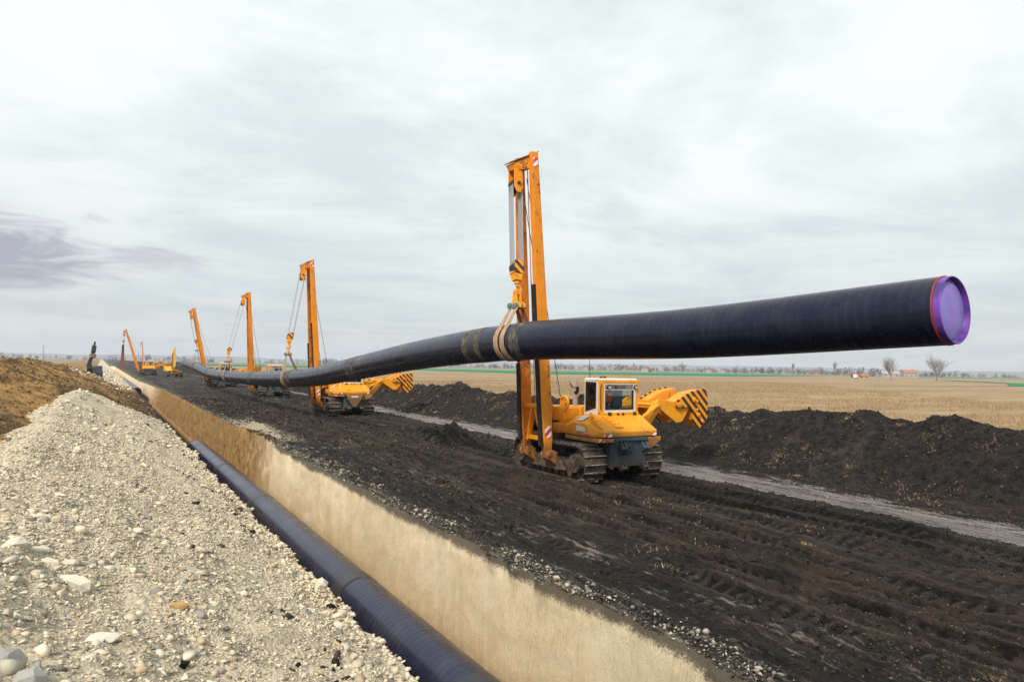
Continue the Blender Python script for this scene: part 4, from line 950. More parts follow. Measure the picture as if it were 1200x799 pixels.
    mb = MB(); mb.tube([(-.92, -.10+.19*math.cos(a), 2.26+.19*math.sin(a)) for a in np.linspace(0, 2*math.pi, 25)], .045, 8); mb.cyl((-.97, -.10, 2.26), (-.87, -.10, 2.26), .06, 12); mb.beam((-.92, -.10, 2.07), (-.92, -.10, 2.45), .05, .05); mb.prism([(-.22, 2.02), (.02, 2.02), (-.04, 2.34), (-.16, 2.34)], 'x', -.99, -.965); mb.prism([(-.22, 2.02), (.02, 2.02), (-.04, 2.34), (-.16, 2.34)], 'x', -.875, -.85); A(mb, 'guide_sheave', M_OR, .004, win)
    if det > 1:
        mb = MB()
        for k in range(6):
            y_ = .15+k*.09; mb.tube([(-1.25, y_, 1.15), (-1.36-.03*(k % 3), y_+.06, 1.38), (-1.22, y_+.02, 1.62+.05*(k % 2)), (-1.0, y_-.08, 1.68)], .022, 6)
        A(mb, 'hydraulic_hose', M_BLK, 0, win)
    # --- boom
    fx, fz, BL = -1.74, .72, 9.2
    U = Vector((-math.sin(lean), 0, math.cos(lean))); V = Vector((-math.cos(lean), 0, -math.sin(lean)))
    B = lambda u, v, y: Vector((fx, y, fz)) + U*u + V*v
    br = MB()     # pivot brackets on the track frame
    for y_ in (-.38, .82):
        for e_ in (-.15, .15): br.prism([(-1.46, .36), (-1.46, .80), (fx+.06, fz+.15), (fx-.08, fz+.13), (fx-.15, fz), (fx-.10, fz-.13), (fx, fz-.17)], 'y', y_+e_-.03, y_+e_+.03)
        br.cyl((fx, y_-.20, fz), (fx, y_+.20, fz), .085, 16); br.hull([(-1.46, y_-.14, .42), (-1.46, y_+.14, .42), (-1.60, y_-.12, .46), (-1.60, y_+.12, .46), (-1.46, y_-.14, .62), (-1.46, y_+.14, .62), (-1.58, y_+.12, .58), (-1.58, y_-.12, .58)])
    A(br, 'boom_pivot', material('rusty_casting', m_paint((.34, .14, .03), .7, 1.2, 1.0)), .03)
    legs = [(-.38, -.20, M_ORB), (.82, .60, M_ORR)]
    boom = MB(); boom.cyl(B(1.42, 0, -.34), B(1.42, 0, .76), .085, 14); boom.beam(B(.45, -.02, -.34), B(.45, -.02, .76), .14, .12)
    for s_ in (-1, 1): boom.beam(B(.35, 0, .22+s_*.42), B(1.35, 0, .22+s_*.10), .10, .14, (1, 0, 0))
    boom.beam(B(BL-.22, 0, -.14), B(BL-.22, 0, .50), .22, .30, (1, 0, 0))
    boom.cyl(B(1.42, -.02, .22), B(BL-.3, -.02, .19), .018, 6); boom = A(boom, 'boom', M_ORB, .01)
    for (y0, y1, mm) in legs:
        lg = MB(); q0, q1 = B(.0, 0, y0), B(BL, 0, y1); md = q0.lerp(q1, .08)
        # box-section leg: narrow foot, full section, slight taper to the tip
        def sec(c, wx, wy): return [c + V*(i*wx/2) + Vector((0, j*wy/2, 0)) for i, j in ((-1, -1), (1, -1), (1, 1), (-1, 1))]
        S = [sec(q0-U*.10, .20, .16), sec(q0.lerp(q1, .045), .30, .22), sec(q0.lerp(q1, .15), .38, .22), sec(q0.lerp(q1, .5), .36, .21), sec(q0.lerp(q1, .93), .27, .18), sec(q1, .25, .17)]
        vs = sum(S, []); fs = [(0, 3, 2, 1), tuple(range(len(vs)-4, len(vs)))]
        for k in range(len(S)-1):
            for i in range(4): fs.append((k*4+i, k*4+(i+1) % 4, k*4+4+(i+1) % 4, k*4+4+i))
        lg.add(vs, fs); lo = A(lg, 'boom_leg', mm, .018, boom)
        if det > 1:
            pd = MB()
            segs = ((.03, .40), (.405, .56)) if y0 < 0 else ((.04, .30), (.305, .42))
            for ka, kb in segs:
                a_, b_ = q0.lerp(q1, ka)+V*.215, q0.lerp(q1, kb)+V*.215; pd.beam(a_, b_, .065, .17, (0, 1, 0))
            A(pd, 'rubber_bumper', M_BLK, .008, lo)
            if y0 < 0:
                mk = MB(); c = q0.lerp(q1, .965); c2 = q0.lerp(q1, .075)
                for cc, hh, ww in ((c, .26, .17), (c2, .34, .22)):
                    q = [cc + U*(i*hh) + V*(j*ww/2) for i, j in ((-.5, -1), (-.5, 1), (.5, 1), (.5, -1))]
                    mk.hull([p+Vector((0, -.125 if cc is c2 else -.103, 0)) for p in q]+[p+Vector((0, -.112 if cc is c2 else -.090, 0)) for p in q])
                A(mk, 'warning_marker', M_RW, 0, lo)
    # head: sloping cap plate and the upper sheave block
    ym = .17
    hd = MB(); hd.hull([B(BL-.02, -.12, -.22), B(BL-.02, -.12, .58), B(BL-.36, .66, .02), B(BL-.36, .66, .34), B(BL-.55, .60, .04), B(BL-.55, .60, .32), B(BL-.50, .08, -.18), B(BL-.50, .08, .54)])
    hd.beam(B(BL+.01, -.17, ym), B(BL-.11, .68, ym), .92, .03, (0, 1, 0)) if False else None
    hd = A(hd, 'boom_head', M_ORB, .012, boom)
    cp = MB(); cp.hull([B(BL+.04, -.16, -.27), B(BL+.04, -.16, .62), B(BL-.31, .70, -.03), B(BL-.31, .70, .38), B(BL+.01, -.16, -.27), B(BL+.01, -.16, .62), B(BL-.34, .70, -.03), B(BL-.34, .70, .38)]); A(cp, 'cap_plate', material('worn_dark_orange', m_paint((.30, .12, .02), .7, 1, .8)), 0, hd)
    top = B(BL-.55, .44, ym); hk = Vector(hook)
    sh = MB(); dn = (hk-top).normalized()
    side_v = Vector((0, 1, 0)); xv = dn.cross(side_v).normalized(); side_v = xv.cross(dn).normalized()
    for s_ in (-.17, .17):
        cs = side_v*s_; t0 = top+cs
        sh.beam(t0+dn*-.12, t0+dn*.75, .26, .03, side_v) if False else sh.hull([t0+dn*a_+xv*b_+side_v*c_ for a_, b_ in ((-.20, -.08), (-.20, .08), (.12, .15), (.12, -.15), (.62, .15), (.62, -.15), (.78, .06), (.78, -.06)) for c_ in (-.015, .015)])
        for a_ in (.0, .22): sh.cyl(t0+dn*a_+side_v*-.025+xv*.05, t0+dn*a_+side_v*.025+xv*.05, .045, 10)
    ub = A(sh, 'head_block', M_ORB, .006)
    sv = MB(); cc = top+dn*.48
    for k in range(4):
        c_ = cc+side_v*(-.11+k*.073); sv.cyl(c_-side_v*.030, c_+side_v*.030, .17, 22); sv.cyl(c_-side_v*.018, c_+side_v*.018, .19, 22)
    sv.cyl(cc-side_v*.24, cc+side_v*.24, .05, 12); A(sv, 'sheave', M_DKM, 0, ub)
    # hook block
    hb = MB(); hc = hk
    hb.hull([hc+dn*a_+xv*b_+side_v*c_ for a_, b_, c_ in [(-.28, -.12, .15), (-.28, .12, .15), (-.28, -.12, -.15), (-.28, .12, -.15), (.0, -.165, .16), (.0, .165, .16), (.0, -.165, -.16), (.0, .165, -.16), (.12, -.16, .16), (.12, .16, .16), (.12, -.16, -.16), (.12, .16, -.16)]]); 
    blk = A(hb, 'hook_block', M_STR, .012)
    hb2 = MB(); hb2.hull([hc+dn*a_+xv*b_+side_v*c_ for a_, b_, c_ in [(.125, -.14, .14), (.125, .14, .14), (.125, -.14, -.14), (.125, .14, -.14), (.33, -.11, .11), (.33, .11, .11), (.33, -.11, -.11), (.33, .11, -.11)]]); A(hb2, 'block_cheek', M_OR, .012, blk)
    hv = MB()
    for k in range(4):
        c_ = hc-dn*.08+side_v*(-.11+k*.073); hv.cyl(c_-side_v*.026, c_+side_v*.026, .185, 20)
    A(hv, 'sheave', M_DKM, 0, blk)
    hh = MB(); hp = [hc+dn*.34, hc+dn*.46]
    for a_ in np.linspace(-1.5, 2.6, 14): hp.append(hc+dn*(.60+.13*math.sin(a_))+xv*(-.0+.13*math.cos(a_))*1.0)
    rs = [.05, .05]+[.055-.002*k for k in range(14)]; rs[-1] = .015
    hh.tube(hp, rs, 10); hh.cyl(hc+dn*.32, hc+dn*.42, .075, 12); A(hh, 'hook', material('hook_orange', m_paint((.70, .28, .03), .5, .9, .4)), 0, blk, True)
    # reeved ropes: two bundles of four falls
    rp = MB(); t_, b_ = top+dn*.48, hc-dn*.08
    for sgn in (-1, 1):
        for k in range(4):
            o_ = side_v*(-.11+k*.073)
            a_ = t_+xv*sgn*.168+o_; c_ = b_+xv*sgn*.15+o_; rp.cyl(a_, c_, .019, 6)
    A(rp, 'hoist_rope', M_ROPE, 0)
    # luffing rope from the tip to the winch, and the hoist line
    lr = MB(); lr.cyl(B(BL-.7, -.05, .30), (-.95, .10, 2.45), .012, 6); lr.cyl(top+dn*.45+xv*.1-side_v*.2, B(BL*.64, -.1, .10), .012, 6); lr.cyl(B(BL*.64, -.1, .10), (-1.1, .85, 1.85), .012, 6); A(lr, 'luffing_rope', M_ROPED, 0)
    # --- counterweight (rack of plates swung out to the right)
    P = [(3.02, 2.30), (3.74, 2.63), (4.42, 2.74), (4.52, 2.43), (4.50, 1.69), (4.14, 1.38), (3.84, 1.65), (3.72, 2.11), (3.08, 2.08)]
    if det > 1: P = [(x, z) for x, z in P]
    cw = MB(); ins = [(3.08, 2.27), (3.74, 2.585), (4.38, 2.69), (4.47, 2.43), (4.45, 1.71), (4.13, 1.43), (3.89, 1.67), (3.78, 2.15), (3.12, 2.12)]
    cw.prism(ins, 'y', -.86, -.30); cw.prism(ins, 'y', .50, .90); cw.bb(4.18, 4.36, -.31, .51, 1.8, 2.3); cw.bb(3.2, 3.7, -.31, .51, 2.12, 2.24); cwo = A(cw, 'counterweight', material('counterweight_paint', m_paint((.80, .30, .02), .45, .8, .35)), .02)
    pl = MB(); pl.prism(P, 'y', -.92, -.862); pl.prism(P, 'y', .902, .955); A(pl, 'striped_plate', M_STR, .006, cwo)
    bt = MB()
    for x_, z_, r_b in ((3.20, 2.20, .10), (3.85, 2.36, .09), (3.98, 2.30, .06), (4.06, 1.84, .08), (4.0, 2.02, .04), (4.25, 1.62, .045)):
        bt.cyl((x_, -.925, z_), (x_, -.965, z_), r_b, 16); bt.cyl((x_, -.965, z_), (x_, -.985, z_), r_b*.5, 10)
    A(bt, 'bolt_boss', M_OR, .004, cwo)
    rb = MB()
    for y_ in (-.22, .02, .25, .42): rb.bb(3.30, 3.9, y_-.03, y_+.03, 1.72, 2.14) if False else rb.prism([(3.10, 2.10), (3.80, 2.13), (3.86, 1.66), (3.55, 1.62)], 'y', y_-.03, y_+.03)
    A(rb, 'rib', M_OR, .006, cwo)
    am = MB()
    for y_ in (-.78, .78):
        am.prism([(2.20, 2.26), (2.36, 2.38), (3.10, 2.28), (3.78, 2.12), (3.42, 1.62), (3.16, 1.58), (2.46, 2.02)], 'y', y_-.05, y_+.05)
        am.prism([(1.02, 1.30), (1.30, 1.14), (2.30, 1.98), (2.36, 2.24), (2.14, 2.28)] if False else [(1.05, .98), (1.42, .92), (2.40, 2.04), (2.26, 2.24), (2.10, 2.18)], 'y', y_-.07, y_+.07)
        am.cyl((2.27, y_-.10, 2.18), (2.27, y_+.10, 2.18), .12, 16)
    am.cyl((2.27, -.8, 2.18), (2.27, .8, 2.18), .06, 12); am.bb(2.5, 3.1, -.72, .72, 2.04, 2.14)
    am.bb(.60, 1.15, -.9, .9, .95, 1.12)
    arm = A(am, 'counterweight_arm', M_OR, .014)
    hy = MB(); hy.cyl((1.0, -1.15, 1.62), (1.65, -1.05, 1.93), .07, 14); hy.cyl((1.65, -1.05, 1.93), (2.25, -.92, 2.2), .055, 12); hy.cyl((.8, .1, 2.05), (1.7, .1, 2.12), .085, 14); hy.cyl((1.7, .1, 2.12), (2.3, .1, 2.2), .045, 12); hy.cyl((.8, .35, 1.85), (2.3, .35, 2.1), .07, 12); A(hy, 'hydraulic_cylinder', M_OR, 0, arm)
    return root

def sling(apex, pc, axis, half, gap_top, labels, top_dark=True, rname='lifting_sling'):
    """two webbing loops from a spreader plate at apex round the pipe centre pc; axis = pipe direction"""
    ax_ = Vector(axis).normalized(); sx = ax_.cross(Vector((0, 0, 1))).normalized(); sz = sx.cross(ax_); apex = Vector(apex); pc = Vector(pc)
    root = empty(rname, apex); tag(root, labels, 'sling', 'webbing slings round the raised pipeline')
    ri = PR+.014; wd = .215
    for s_ in (-1, 1):
        c = pc + ax_*s_*half; top = apex + ax_*s_*gap_top
        D = (top-c); dx, dzz = D.dot(sx), D.dot(sz); dist = math.hypot(dx, dzz); base = math.atan2(dzz, dx); al = math.acos(ri/dist)
        # path: apex -> left tangent, round below, right tangent -> apex
        def P(a): return c + sx*ri*math.cos(a) + sz*ri*math.sin(a)
        aL, aR = base+al, base-al
        arc = [P(a) for a in np.linspace(aL, aR+2*math.pi, 30)]
        for nm, seq, mat in (('near_strap', [top - sx*.05] + arc[:16], M_SLING), ('far_strap', arc[15:] + [top + sx*.05], M_SLINGD if top_dark else M_SLING)):
            mb = MB(); vs = []; n = len(seq)
            for k, p in enumerate(seq):
                d = (seq[min(k+1, n-1)]-seq[max(k-1, 0)]).normalized()
                w_ = wd if 0 < k < n-1 else wd*.7
                nn = d.cross(ax_).normalized()*.008
                e = ax_*w_/2
                vs += [p-root.location-e-nn, p-root.location+e-nn, p-root.location+e+nn, p-root.location-e+nn]
            fs = [(3, 2, 1, 0), tuple(range(4*n-4, 4*n))]
            for k in range(n-1):
                for i in range(4): fs.append((k*4+i, k*4+(i+1) % 4, k*4+4+(i+1) % 4, k*4+4+i))
            mb.add(vs, fs); mb.build(nm, mat, root)
    rl = Matrix.Identity(4); mb = MB()
    mb.T = Matrix((( ax_.x, sx.x, 0, 0), (ax_.y, sx.y, 0, 0), (0, 0, 1, 0), (0, 0, 0, 1)))
    for s_ in (-1, 1): mb.prism([(-.34, -.10), (.34, -.10), (.34, .0), (.14, .10), (.07, .44), (-.07, .44), (-.14, .10), (-.34, .0)], 'y', s_*.07-.012, s_*.07+.012)
    mb.cyl((-.0, -.1, .40), (0, .1, .40), .03, 10); mb.build('spreader_plate', M_OR, root, .004)
    pn = MB(); pn.T = mb.T
    for s_ in (-1, 1): pn.cyl((s_*gap_top, -.19, -.04), (s_*gap_top, .19, -.04), .085, 16)
    pn.build('shackle_pin', M_TEAL, root, .006)
    return root

def toL(o, rz, p):
    d = Vector(p)-Vector(o); c, s_ = math.cos(-rz), math.sin(-rz); return (d.x*c-d.y*s_, d.x*s_+d.y*c, d.z)
def station(o, rz, lean, block, pcs, half, gap, lab, slab, **k):
    pipelayer(o, rz, lean, toL(o, rz, block), lab, **k)
    top = Vector(o) + Vector((-1.74, .17, .72)) + Vector((-math.sin(lean), 0, math.cos(lean)))*8.65 + Vector((-math.cos(lean), 0, -math.sin(lean)))*.44
    dn = (Vector(block)-top).normalized(); apex = Vector(block) + dn*.62 + Vector((0, 0, -.42))
    best = min(range(len(pts)), key=lambda i: abs(pts[i].y-pcs)); pc = pts[best]; d = (pts[min(best+1, len(pts)-1)]-pts[max(best-1, 0)])
    sling(apex, pc, d, half, gap, slab)
station((13.4, 17.6, -.05), 0, R(3.6), (10.36, 17.05, 6.12), 16.42, .16, .15,
        'nearest orange sideboom tractor with white cab, tall twin-leg boom and striped counterweight', 'pale and brown webbing sling pair under the boom of the nearest tractor')
station((13.75, 44.3, 0), 0, R(4.0), (10.0, 43.4, 4.85), 43.0, .2, .14,
        'second orange sideboom tractor, half hidden under the raised pipe, boom nearly upright', 'webbing sling round the pipe at the second tractor from the front', yellow_rear=True)
station((14.2, 68.9, 0), 0, R(3.5), (9.95, 66.4, 4.25), 65.8, .2, .14,
        'third orange sideboom tractor, its rope slanting far left of the boom behind the sagging pipe', 'webbing sling round the pipe where it sags lowest, at the third tractor', det=1)
station((13.1, 92.3, 0), 0, R(11.0), (9.95, 92.0, 5.6), 91.4, .6, .14,
        'fourth orange sideboom tractor with leaning boom, by the far rising end of the pipe', 'V shaped sling at the far rising end of the pipeline', det=1)
pipelayer((8.7, 165, 0), R(4), R(17), toL((8.7, 165, 0), R(4), (3.9, 165, 7.0)), 'small far sideboom tractor with boom leaning left over the trench and empty straps', det=1)
pipelayer((15.2, 287, 0), 0, R(4), toL((15.2, 287, 0), 0, (11.8, 287, 4.8)), 'smallest and farthest sideboom tractor, just right of the leaning boom', det=1)
# empty straps hanging from the fifth tractor
st_ = MB()
for k, x_ in enumerate((-.32, -.1, .14, .36)): st_.beam((x_*.35, 0, 0), (x_, .0, -5.2), .16, .03, (0, 1, 0))
es = st_.build('hanging_straps', M_SLINGD, None); es.location = (3.85, 165, 6.3); tag(es, 'long empty straps hanging from the leaning boom of the far tractor', 'straps')

# ------------------------------------------------------------------ operator in the first cab
def seated_person(loc, label):
    V_ = [(0, 0, 0, .13), (0, -.02, .25, .15), (0, 0, .42, .14), (0, .02, .52, .06), (0, .03, .66, .10), (0, .04, .74, .085),
          (-.20, 0, .42, .07), (-.27, .12, .20, .05), (-.20, .34, .16, .04), (-.17, .42, .17, .04), (.20, 0, .42, .07), (.27, .12, .20, .05), (.20, .34, .16, .04), (.17, .42, .17, .04),
          (-.10, .05, -.02, .10), (-.13, .42, .02, .08), (-.13, .46, -.34, .055), (-.13, .58, -.38, .045), (.10, .05, -.02, .10), (.13, .42, .02, .08), (.13, .46, -.34, .055), (.13, .58, -.38, .045)]
    E_ = [(0, 1), (1, 2), (2, 3), (3, 4), (4, 5), (2, 6), (6, 7), (7, 8), (8, 9), (2, 10), (10, 11), (11, 12), (12, 13), (0, 14), (14, 15), (15, 16), (16, 17), (0, 18), (18, 19), (19, 20), (20, 21)]
    me = bpy.data.meshes.new('person'); me.from_pydata([v[:3] for v in V_], E_, []); o = bpy.data.objects.new('person', me); COL.objects.link(o)
    sk = o.modifiers.new('skin', 'SKIN')
    for i, v in enumerate(V_): me.skin_vertices[0].data[i].radius = (v[3], v[3]); me.skin_vertices[0].data[i].use_root = i == 0
    sb = o.modifiers.new('sub', 'SUBSURF'); sb.levels = sb.render_levels = 2
    me.materials.append(material('work_clothes', lambda t: prin(t, (.03, .04, .07), .9)))
    o.location = loc; tag(o, label, 'person')
    vs = MB(); vs.hull([(x*s_, y, z) for x, y, z in ((.23, .12, .05), (.23, -.18, .05), (.25, .13, .40), (.25, -.17, .40), (.10, .08, .50), (.10, -.10, .50)) for s_ in (-1, 1)])
    v_ = vs.build('hi_vis_vest', material('orange_vest', lambda t: prin(t, (.85, .16, .05), .8)), o, .05)
    hd_ = MB(); hd_.lathe([(.115, .74), (.12, .78), (.10, .84), (.05, .875), (.001, .88)], (0, .03, -.03), 'z', 18); hd_.build('hair', material('dark_hair', lambda t: prin(t, (.02, .015, .012), .8)), o, 0, True)
    sk_ = MB(); sk_.lathe([(.03, .60), (.075, .63), (.092, .70), (.088, .76), (.05, .80)], (0, .035, -.03), 'z', 18); sk_.hull([(x, y, z) for x, y, z in ((-.018, .12, .64), (.018, .12, .64), (0, .15, .645), (0, .12, .70))]); sk_.build('face', material('skin', lambda t: prin(t, (.45, .27, .19), .6)), o, 0, True)
seated_person((13.4-.20, 17.6-1.12, 2.22), 'tractor operator in an orange vest sitting in the nearest cab')

# ------------------------------------------------------------------ excavators (both face the camera: local +Y is forward)
def excavator(loc, rz, body_m, arm_m, label, pose, up_tool=False):
    root = empty('excavator', loc, rz); tag(root, label, 'excavator'); fat = 1.2 if up_tool else 1.0
    for sx in (-1.15, 1.15):
        mb = MB(); pr_ = [( -1.75+.42*math.cos(a), .45+.42*math.sin(a)) for a in np.linspace(math.pi/2, 3*math.pi/2, 9)] + [(1.75+.42*math.cos(a), .45+.42*math.sin(a)) for a in np.linspace(-math.pi/2, math.pi/2, 9)]
        mb.prism(pr_, 'x', sx-.28, sx+.28)
        for k in range(20): mb.bb(sx-.29, sx+.29, -1.8+k*.19, -1.77+k*.19, .86, .90)
        mb.build('track', M_TRK, root, .01)
    mb = MB(); mb.bb(-.9, .9, -.9, .9, .45, .95); mb.cyl((0, 0, .9), (0, 0, 1.12), .7, 20); mb.build('undercarriage', M_DKM, root)
    mb = MB(); mb.hull([(-1.3, .9, 1.1), (1.3, .9, 1.1), (-1.3, -2.2, 1.1), (1.3, -2.2, 1.1), (-1.3, .9, 1.55), (-.4, .9, 1.6), (-1.3, -2.3, 1.9), (1.3, -2.3, 1.9), (1.3, -.8, 2.05), (-1.3, -.8, 2.05)]); mb.build('upper_body', body_m, root, .06)
    mb = MB(); mb.hull([(x, y, z) for x in (-1.3, -.42) for y, z in ((1.35, 1.15), (-.55, 1.15), (-.55, 2.9), (.75, 2.95), (1.30, 2.1))]); cb = mb.build('cab', M_DKM, root, .05)
    mb = MB(); mb.hull([(x, y, z) for x in (-1.22, -.50) for y, z in ((1.365, 1.35), (1.345, 2.08), (1.30, 1.35))]); mb.hull([(x, y, z) for x in (-1.22, -.50) for y, z in ((1.33, 2.15), (.80, 2.88), (.76, 2.82), (1.25, 2.15))]); mb.build('windscreen', M_GLSC, cb)
    mb = MB(); mb.bb(-1.34, -.38, 1.0, 1.4, 1.02, 1.16); mb.build('step_plate', body_m, cb, .01)
    def seg(name, a, b, w0, w1, th, mat, par=root, mid=None):
        mb = MB()
        ps = [Vector(a), Vector(mid), Vector(b)] if mid else [Vector(a), Vector(b)]; ws = [w0, max(w0, w1)*1.25, w1] if mid else [w0, w1]
        for k in range(len(ps)-1): mb.beam(ps[k], ps[k+1], th, ws[k], (0, 0, 1) if abs((ps[k+1]-ps[k]).normalized().z) < .95 else (0, 1, 0), th, ws[k+1])
        return mb.build(name, mat, par, .02)
    a, m, b, c, d = pose
    bo = seg('boom', a, b, .45*fat, .38*fat, .42*fat, arm_m, root, m)
    cy = MB()
    for x_ in (-.28, .28): cy.cyl((x_+a[0], a[1]+.25, a[2]-.1), (x_+m[0], m[1], m[2]-.05), .07, 10)
    cy.cyl(tuple(Vector(m)+Vector((0, .1, .35))), tuple(Vector(b).lerp(Vector(c), -.12)), .07, 10); cy.build('hydraulic_cylinder', M_DKM, bo)
    seg('stick', tuple(Vector(b)+(Vector(b)-Vector(c)).normalized()*.3), c, .42*fat, .30*fat, .30*fat, arm_m)
    if up_tool:
        mb = MB(); cv, dv = Vector(c), Vector(d); mb.beam(cv, cv.lerp(dv, .62), .42, .46, (1, 0, 0)); mb.beam(cv.lerp(dv, .62), dv, .2, .2, (1, 0, 0)); mb.beam(cv.lerp(dv, .02), cv.lerp(dv, .55), .6, .4, (1, 0, 0)); mb.build('breaker', M_DKM, root, .03); m9 = MB(); m9.beam(cv.lerp(dv, -.55), cv.lerp(dv, -.15), .8, .6, (1, 0, 0)); m9.build('tool_bracket', M_TAN, root, .05)
    else:
        mb = MB(); cx, cy_, cz = d; w_ = .55
        prof = [(cy_+.42*math.cos(t_), cz+.42*math.sin(t_)) for t_ in np.linspace(R(60), R(300), 12)]; inner = [(cy_+(p-cy_)*.88, cz+(q-cz)*.88) for p, q in prof]
        for k in range(len(prof)-1): mb.prism([prof[k], prof[k+1], inner[k+1], inner[k]], 'x', cx-w_, cx+w_)
        mb.prism(prof, 'x', cx-w_-.03, cx-w_); mb.prism(prof, 'x', cx+w_, cx+w_+.03)
        bk = mb.build('bucket', body_m, root, .008); mb = MB()
        for k in range(5): x_ = cx-w_+.06+k*.245; mb.hull([(x_-.05, prof[-1][0], prof[-1][1]-.04), (x_+.05, prof[-1][0], prof[-1][1]-.04), (x_-.05, prof[-1][0], prof[-1][1]+.04), (x_+.05, prof[-1][0], prof[-1][1]+.04), (x_, prof[-1][0]+.22, prof[-1][1]-.02)])
        mb.build('bucket_tooth', M_DKM, bk)
    return root
M_GLSC = material('blue_cab_glass', lambda t: prin(t, (.03, .055, .075), .12, spec=.8))
M_EXC = material('yellow_excavator_paint', m_paint((.72, .36, .02), .5, .8, 0, (.5, 1.0)))
M_EXD = material('dark_excavator_paint', m_paint((.035, .032, .03), .5, .6)); M_TAN = material('muddy_tan_paint', m_paint((.20, .15, .08), .6, .8))
excavator((12.3, 151, 0), R(186), M_EXC, M_EXC, 'yellow excavator facing the camera between the pipe end and the leaning boom',
          ((.12, .9, 1.6), (.12, 1.0, 4.6), (.2, 2.0, 5.3), (.25, 3.0, 2.0), (.25, 3.1, 1.0)))
excavator((-1.25, 99, -.55), R(190), M_EXD, M_EXD, 'dark excavator on the left earth mound with its arm raised upright',
          ((.1, .9, 1.7), (.15, 1.5, 2.6), (.25, 1.5, 3.2), (-.15, 1.5, 4.6), (-.3, 1.4, 5.9)), True)

# ------------------------------------------------------------------ crop fields and distance
M_GREEN = material('young_green_crop', lambda t: prin(t, t.mix(t.ss(t.noise(gpos(t), .05, 6, .7), .35, .65), (.004, .175, .082), (.012, .21, .10)), .9, spec=.1))
def flat_poly(name, poly, z, mat):
    me = bpy.data.meshes.new(name); me.from_pydata([(x, y, z) for x, y in poly], [], [tuple(range(len(poly)))]); me.materials.append(mat)
    o = bpy.data.objects.new(name, me); COL.objects.link(o); o['kind'] = 'structure'
    m_ = o.modifiers.new('t', 'SOLIDIFY'); m_.thickness = .12; m_.offset = 0
    if me.polygons[0].normal.z < 0: me.flip_normals()
    return o
flat_poly('green_crop_field', [(60, 470), (158, 357), (170, 262), (309, 268), (640, 430), (584, 507), (270, 416), (160, 640), (70, 700)], .36, M_GREEN)
flat_poly('green_crop_strip', [(343, 168), (361, 192), (330, 134), (245, 98), (241, 95), (322, 130)][::-1] if False else [(245, 99.7), (330, 134), (420, 205), (412, 209), (322, 137), (241, 102)], .36, M_GREEN)
flat_poly('green_crop_strip', [(690, 428), (1054, 428), (1300, 480), (1250, 560), (720, 470)], .36, M_GREEN)

def leafmesh(name, tris, mat, label, cat=None, kind=None, group=None, parent=None):
    V = np.asarray(tris, np.float32).reshape(-1, 3); me = bpy.data.meshes.new(name); me.vertices.add(len(V)); me.vertices.foreach_set('co', V.ravel())
    nf = len(V)//3; me.loops.add(len(V)); me.polygons.add(nf); me.polygons.foreach_set('loop_start', np.arange(nf)*3); me.loops.foreach_set('vertex_index', np.arange(len(V), dtype=np.int32)); me.update(calc_edges=True)
    me.materials.append(mat); o = bpy.data.objects.new(name, me); COL.objects.link(o)
    if parent: o.parent = parent
    return tag(o, label, cat, group, kind)
M_TWIG = material('bare_twigs', lambda t: prin(t, t.mix(t.noise(gpos(t), 2, 4), (.19, .16, .15), (.30, .26, .25)), .9, spec=.1))
M_WOOD = material('far_wood', lambda t: prin(t, t.mix(t.noise(gpos(t), .08, 5, .7), (.060, .052, .062), (.125, .10, .11)), .9, spec=.1))
M_BUSH = material('dark_evergreen', lambda t: prin(t, t.mix(t.noise(gpos(t), .3, 5, .7), (.022, .040, .022), (.06, .07, .04)), .9, spec=.1))
def wood(name, segs, label, n_per, hmin, hmax, mat=M_WOOD):
    T = []
    for (xa, ya, xb, yb, dens) in segs:
        L = math.hypot(xb-xa, yb-ya); n = int(L*dens)
        for _ in range(n):
            k = rng.random(); x = xa+(xb-xa)*k+rng.normal(0, 12); y = ya+(yb-ya)*k+rng.normal(0, 12)
            h = rng.uniform(hmin, hmax)*(.6+.8*abs(float(vn(np.array([k*L/55]), np.array([3.3]), 7)[0]))); w_ = h*rng.uniform(.3, .55)
            m = n_per; c = rng.standard_normal((m, 3)); c /= np.linalg.norm(c, axis=1)[:, None]; c *= rng.random((m, 1))**.4
            c = c*np.array([w_, w_, h*.5])+np.array([x, y, h*.52]); d = rng.standard_normal((m, 3, 3))*h*.06; T.append((c[:, None, :]+d))
    return leafmesh(name, np.concatenate(T), mat, label, 'trees', 'stuff')
wood('tree_belt', [(-420, 1500, 214, 1180, .20), (214, 1180, 568, 950, .26), (520, 960, 900, 735, .5), (860, 740, 1130, 560, .4), (1100, 590, 1500, 380, .26)], 'low bluish line of bare trees and bushes along the horizon', 80, 4, 11)
wood('village_trees', [(640, 640, 830, 520, .16), (760, 620, 900, 560, .16), (690, 500, 850, 430, .10)], 'bare trees and bushes among the houses right of centre on the horizon', 70, 5, 11)
wood('evergreen_clump', [(690, 560, 840, 500, .05), (780, 440, 860, 410, .05)], 'dark evergreens dotted between the village houses', 50, 4, 9, M_BUSH)
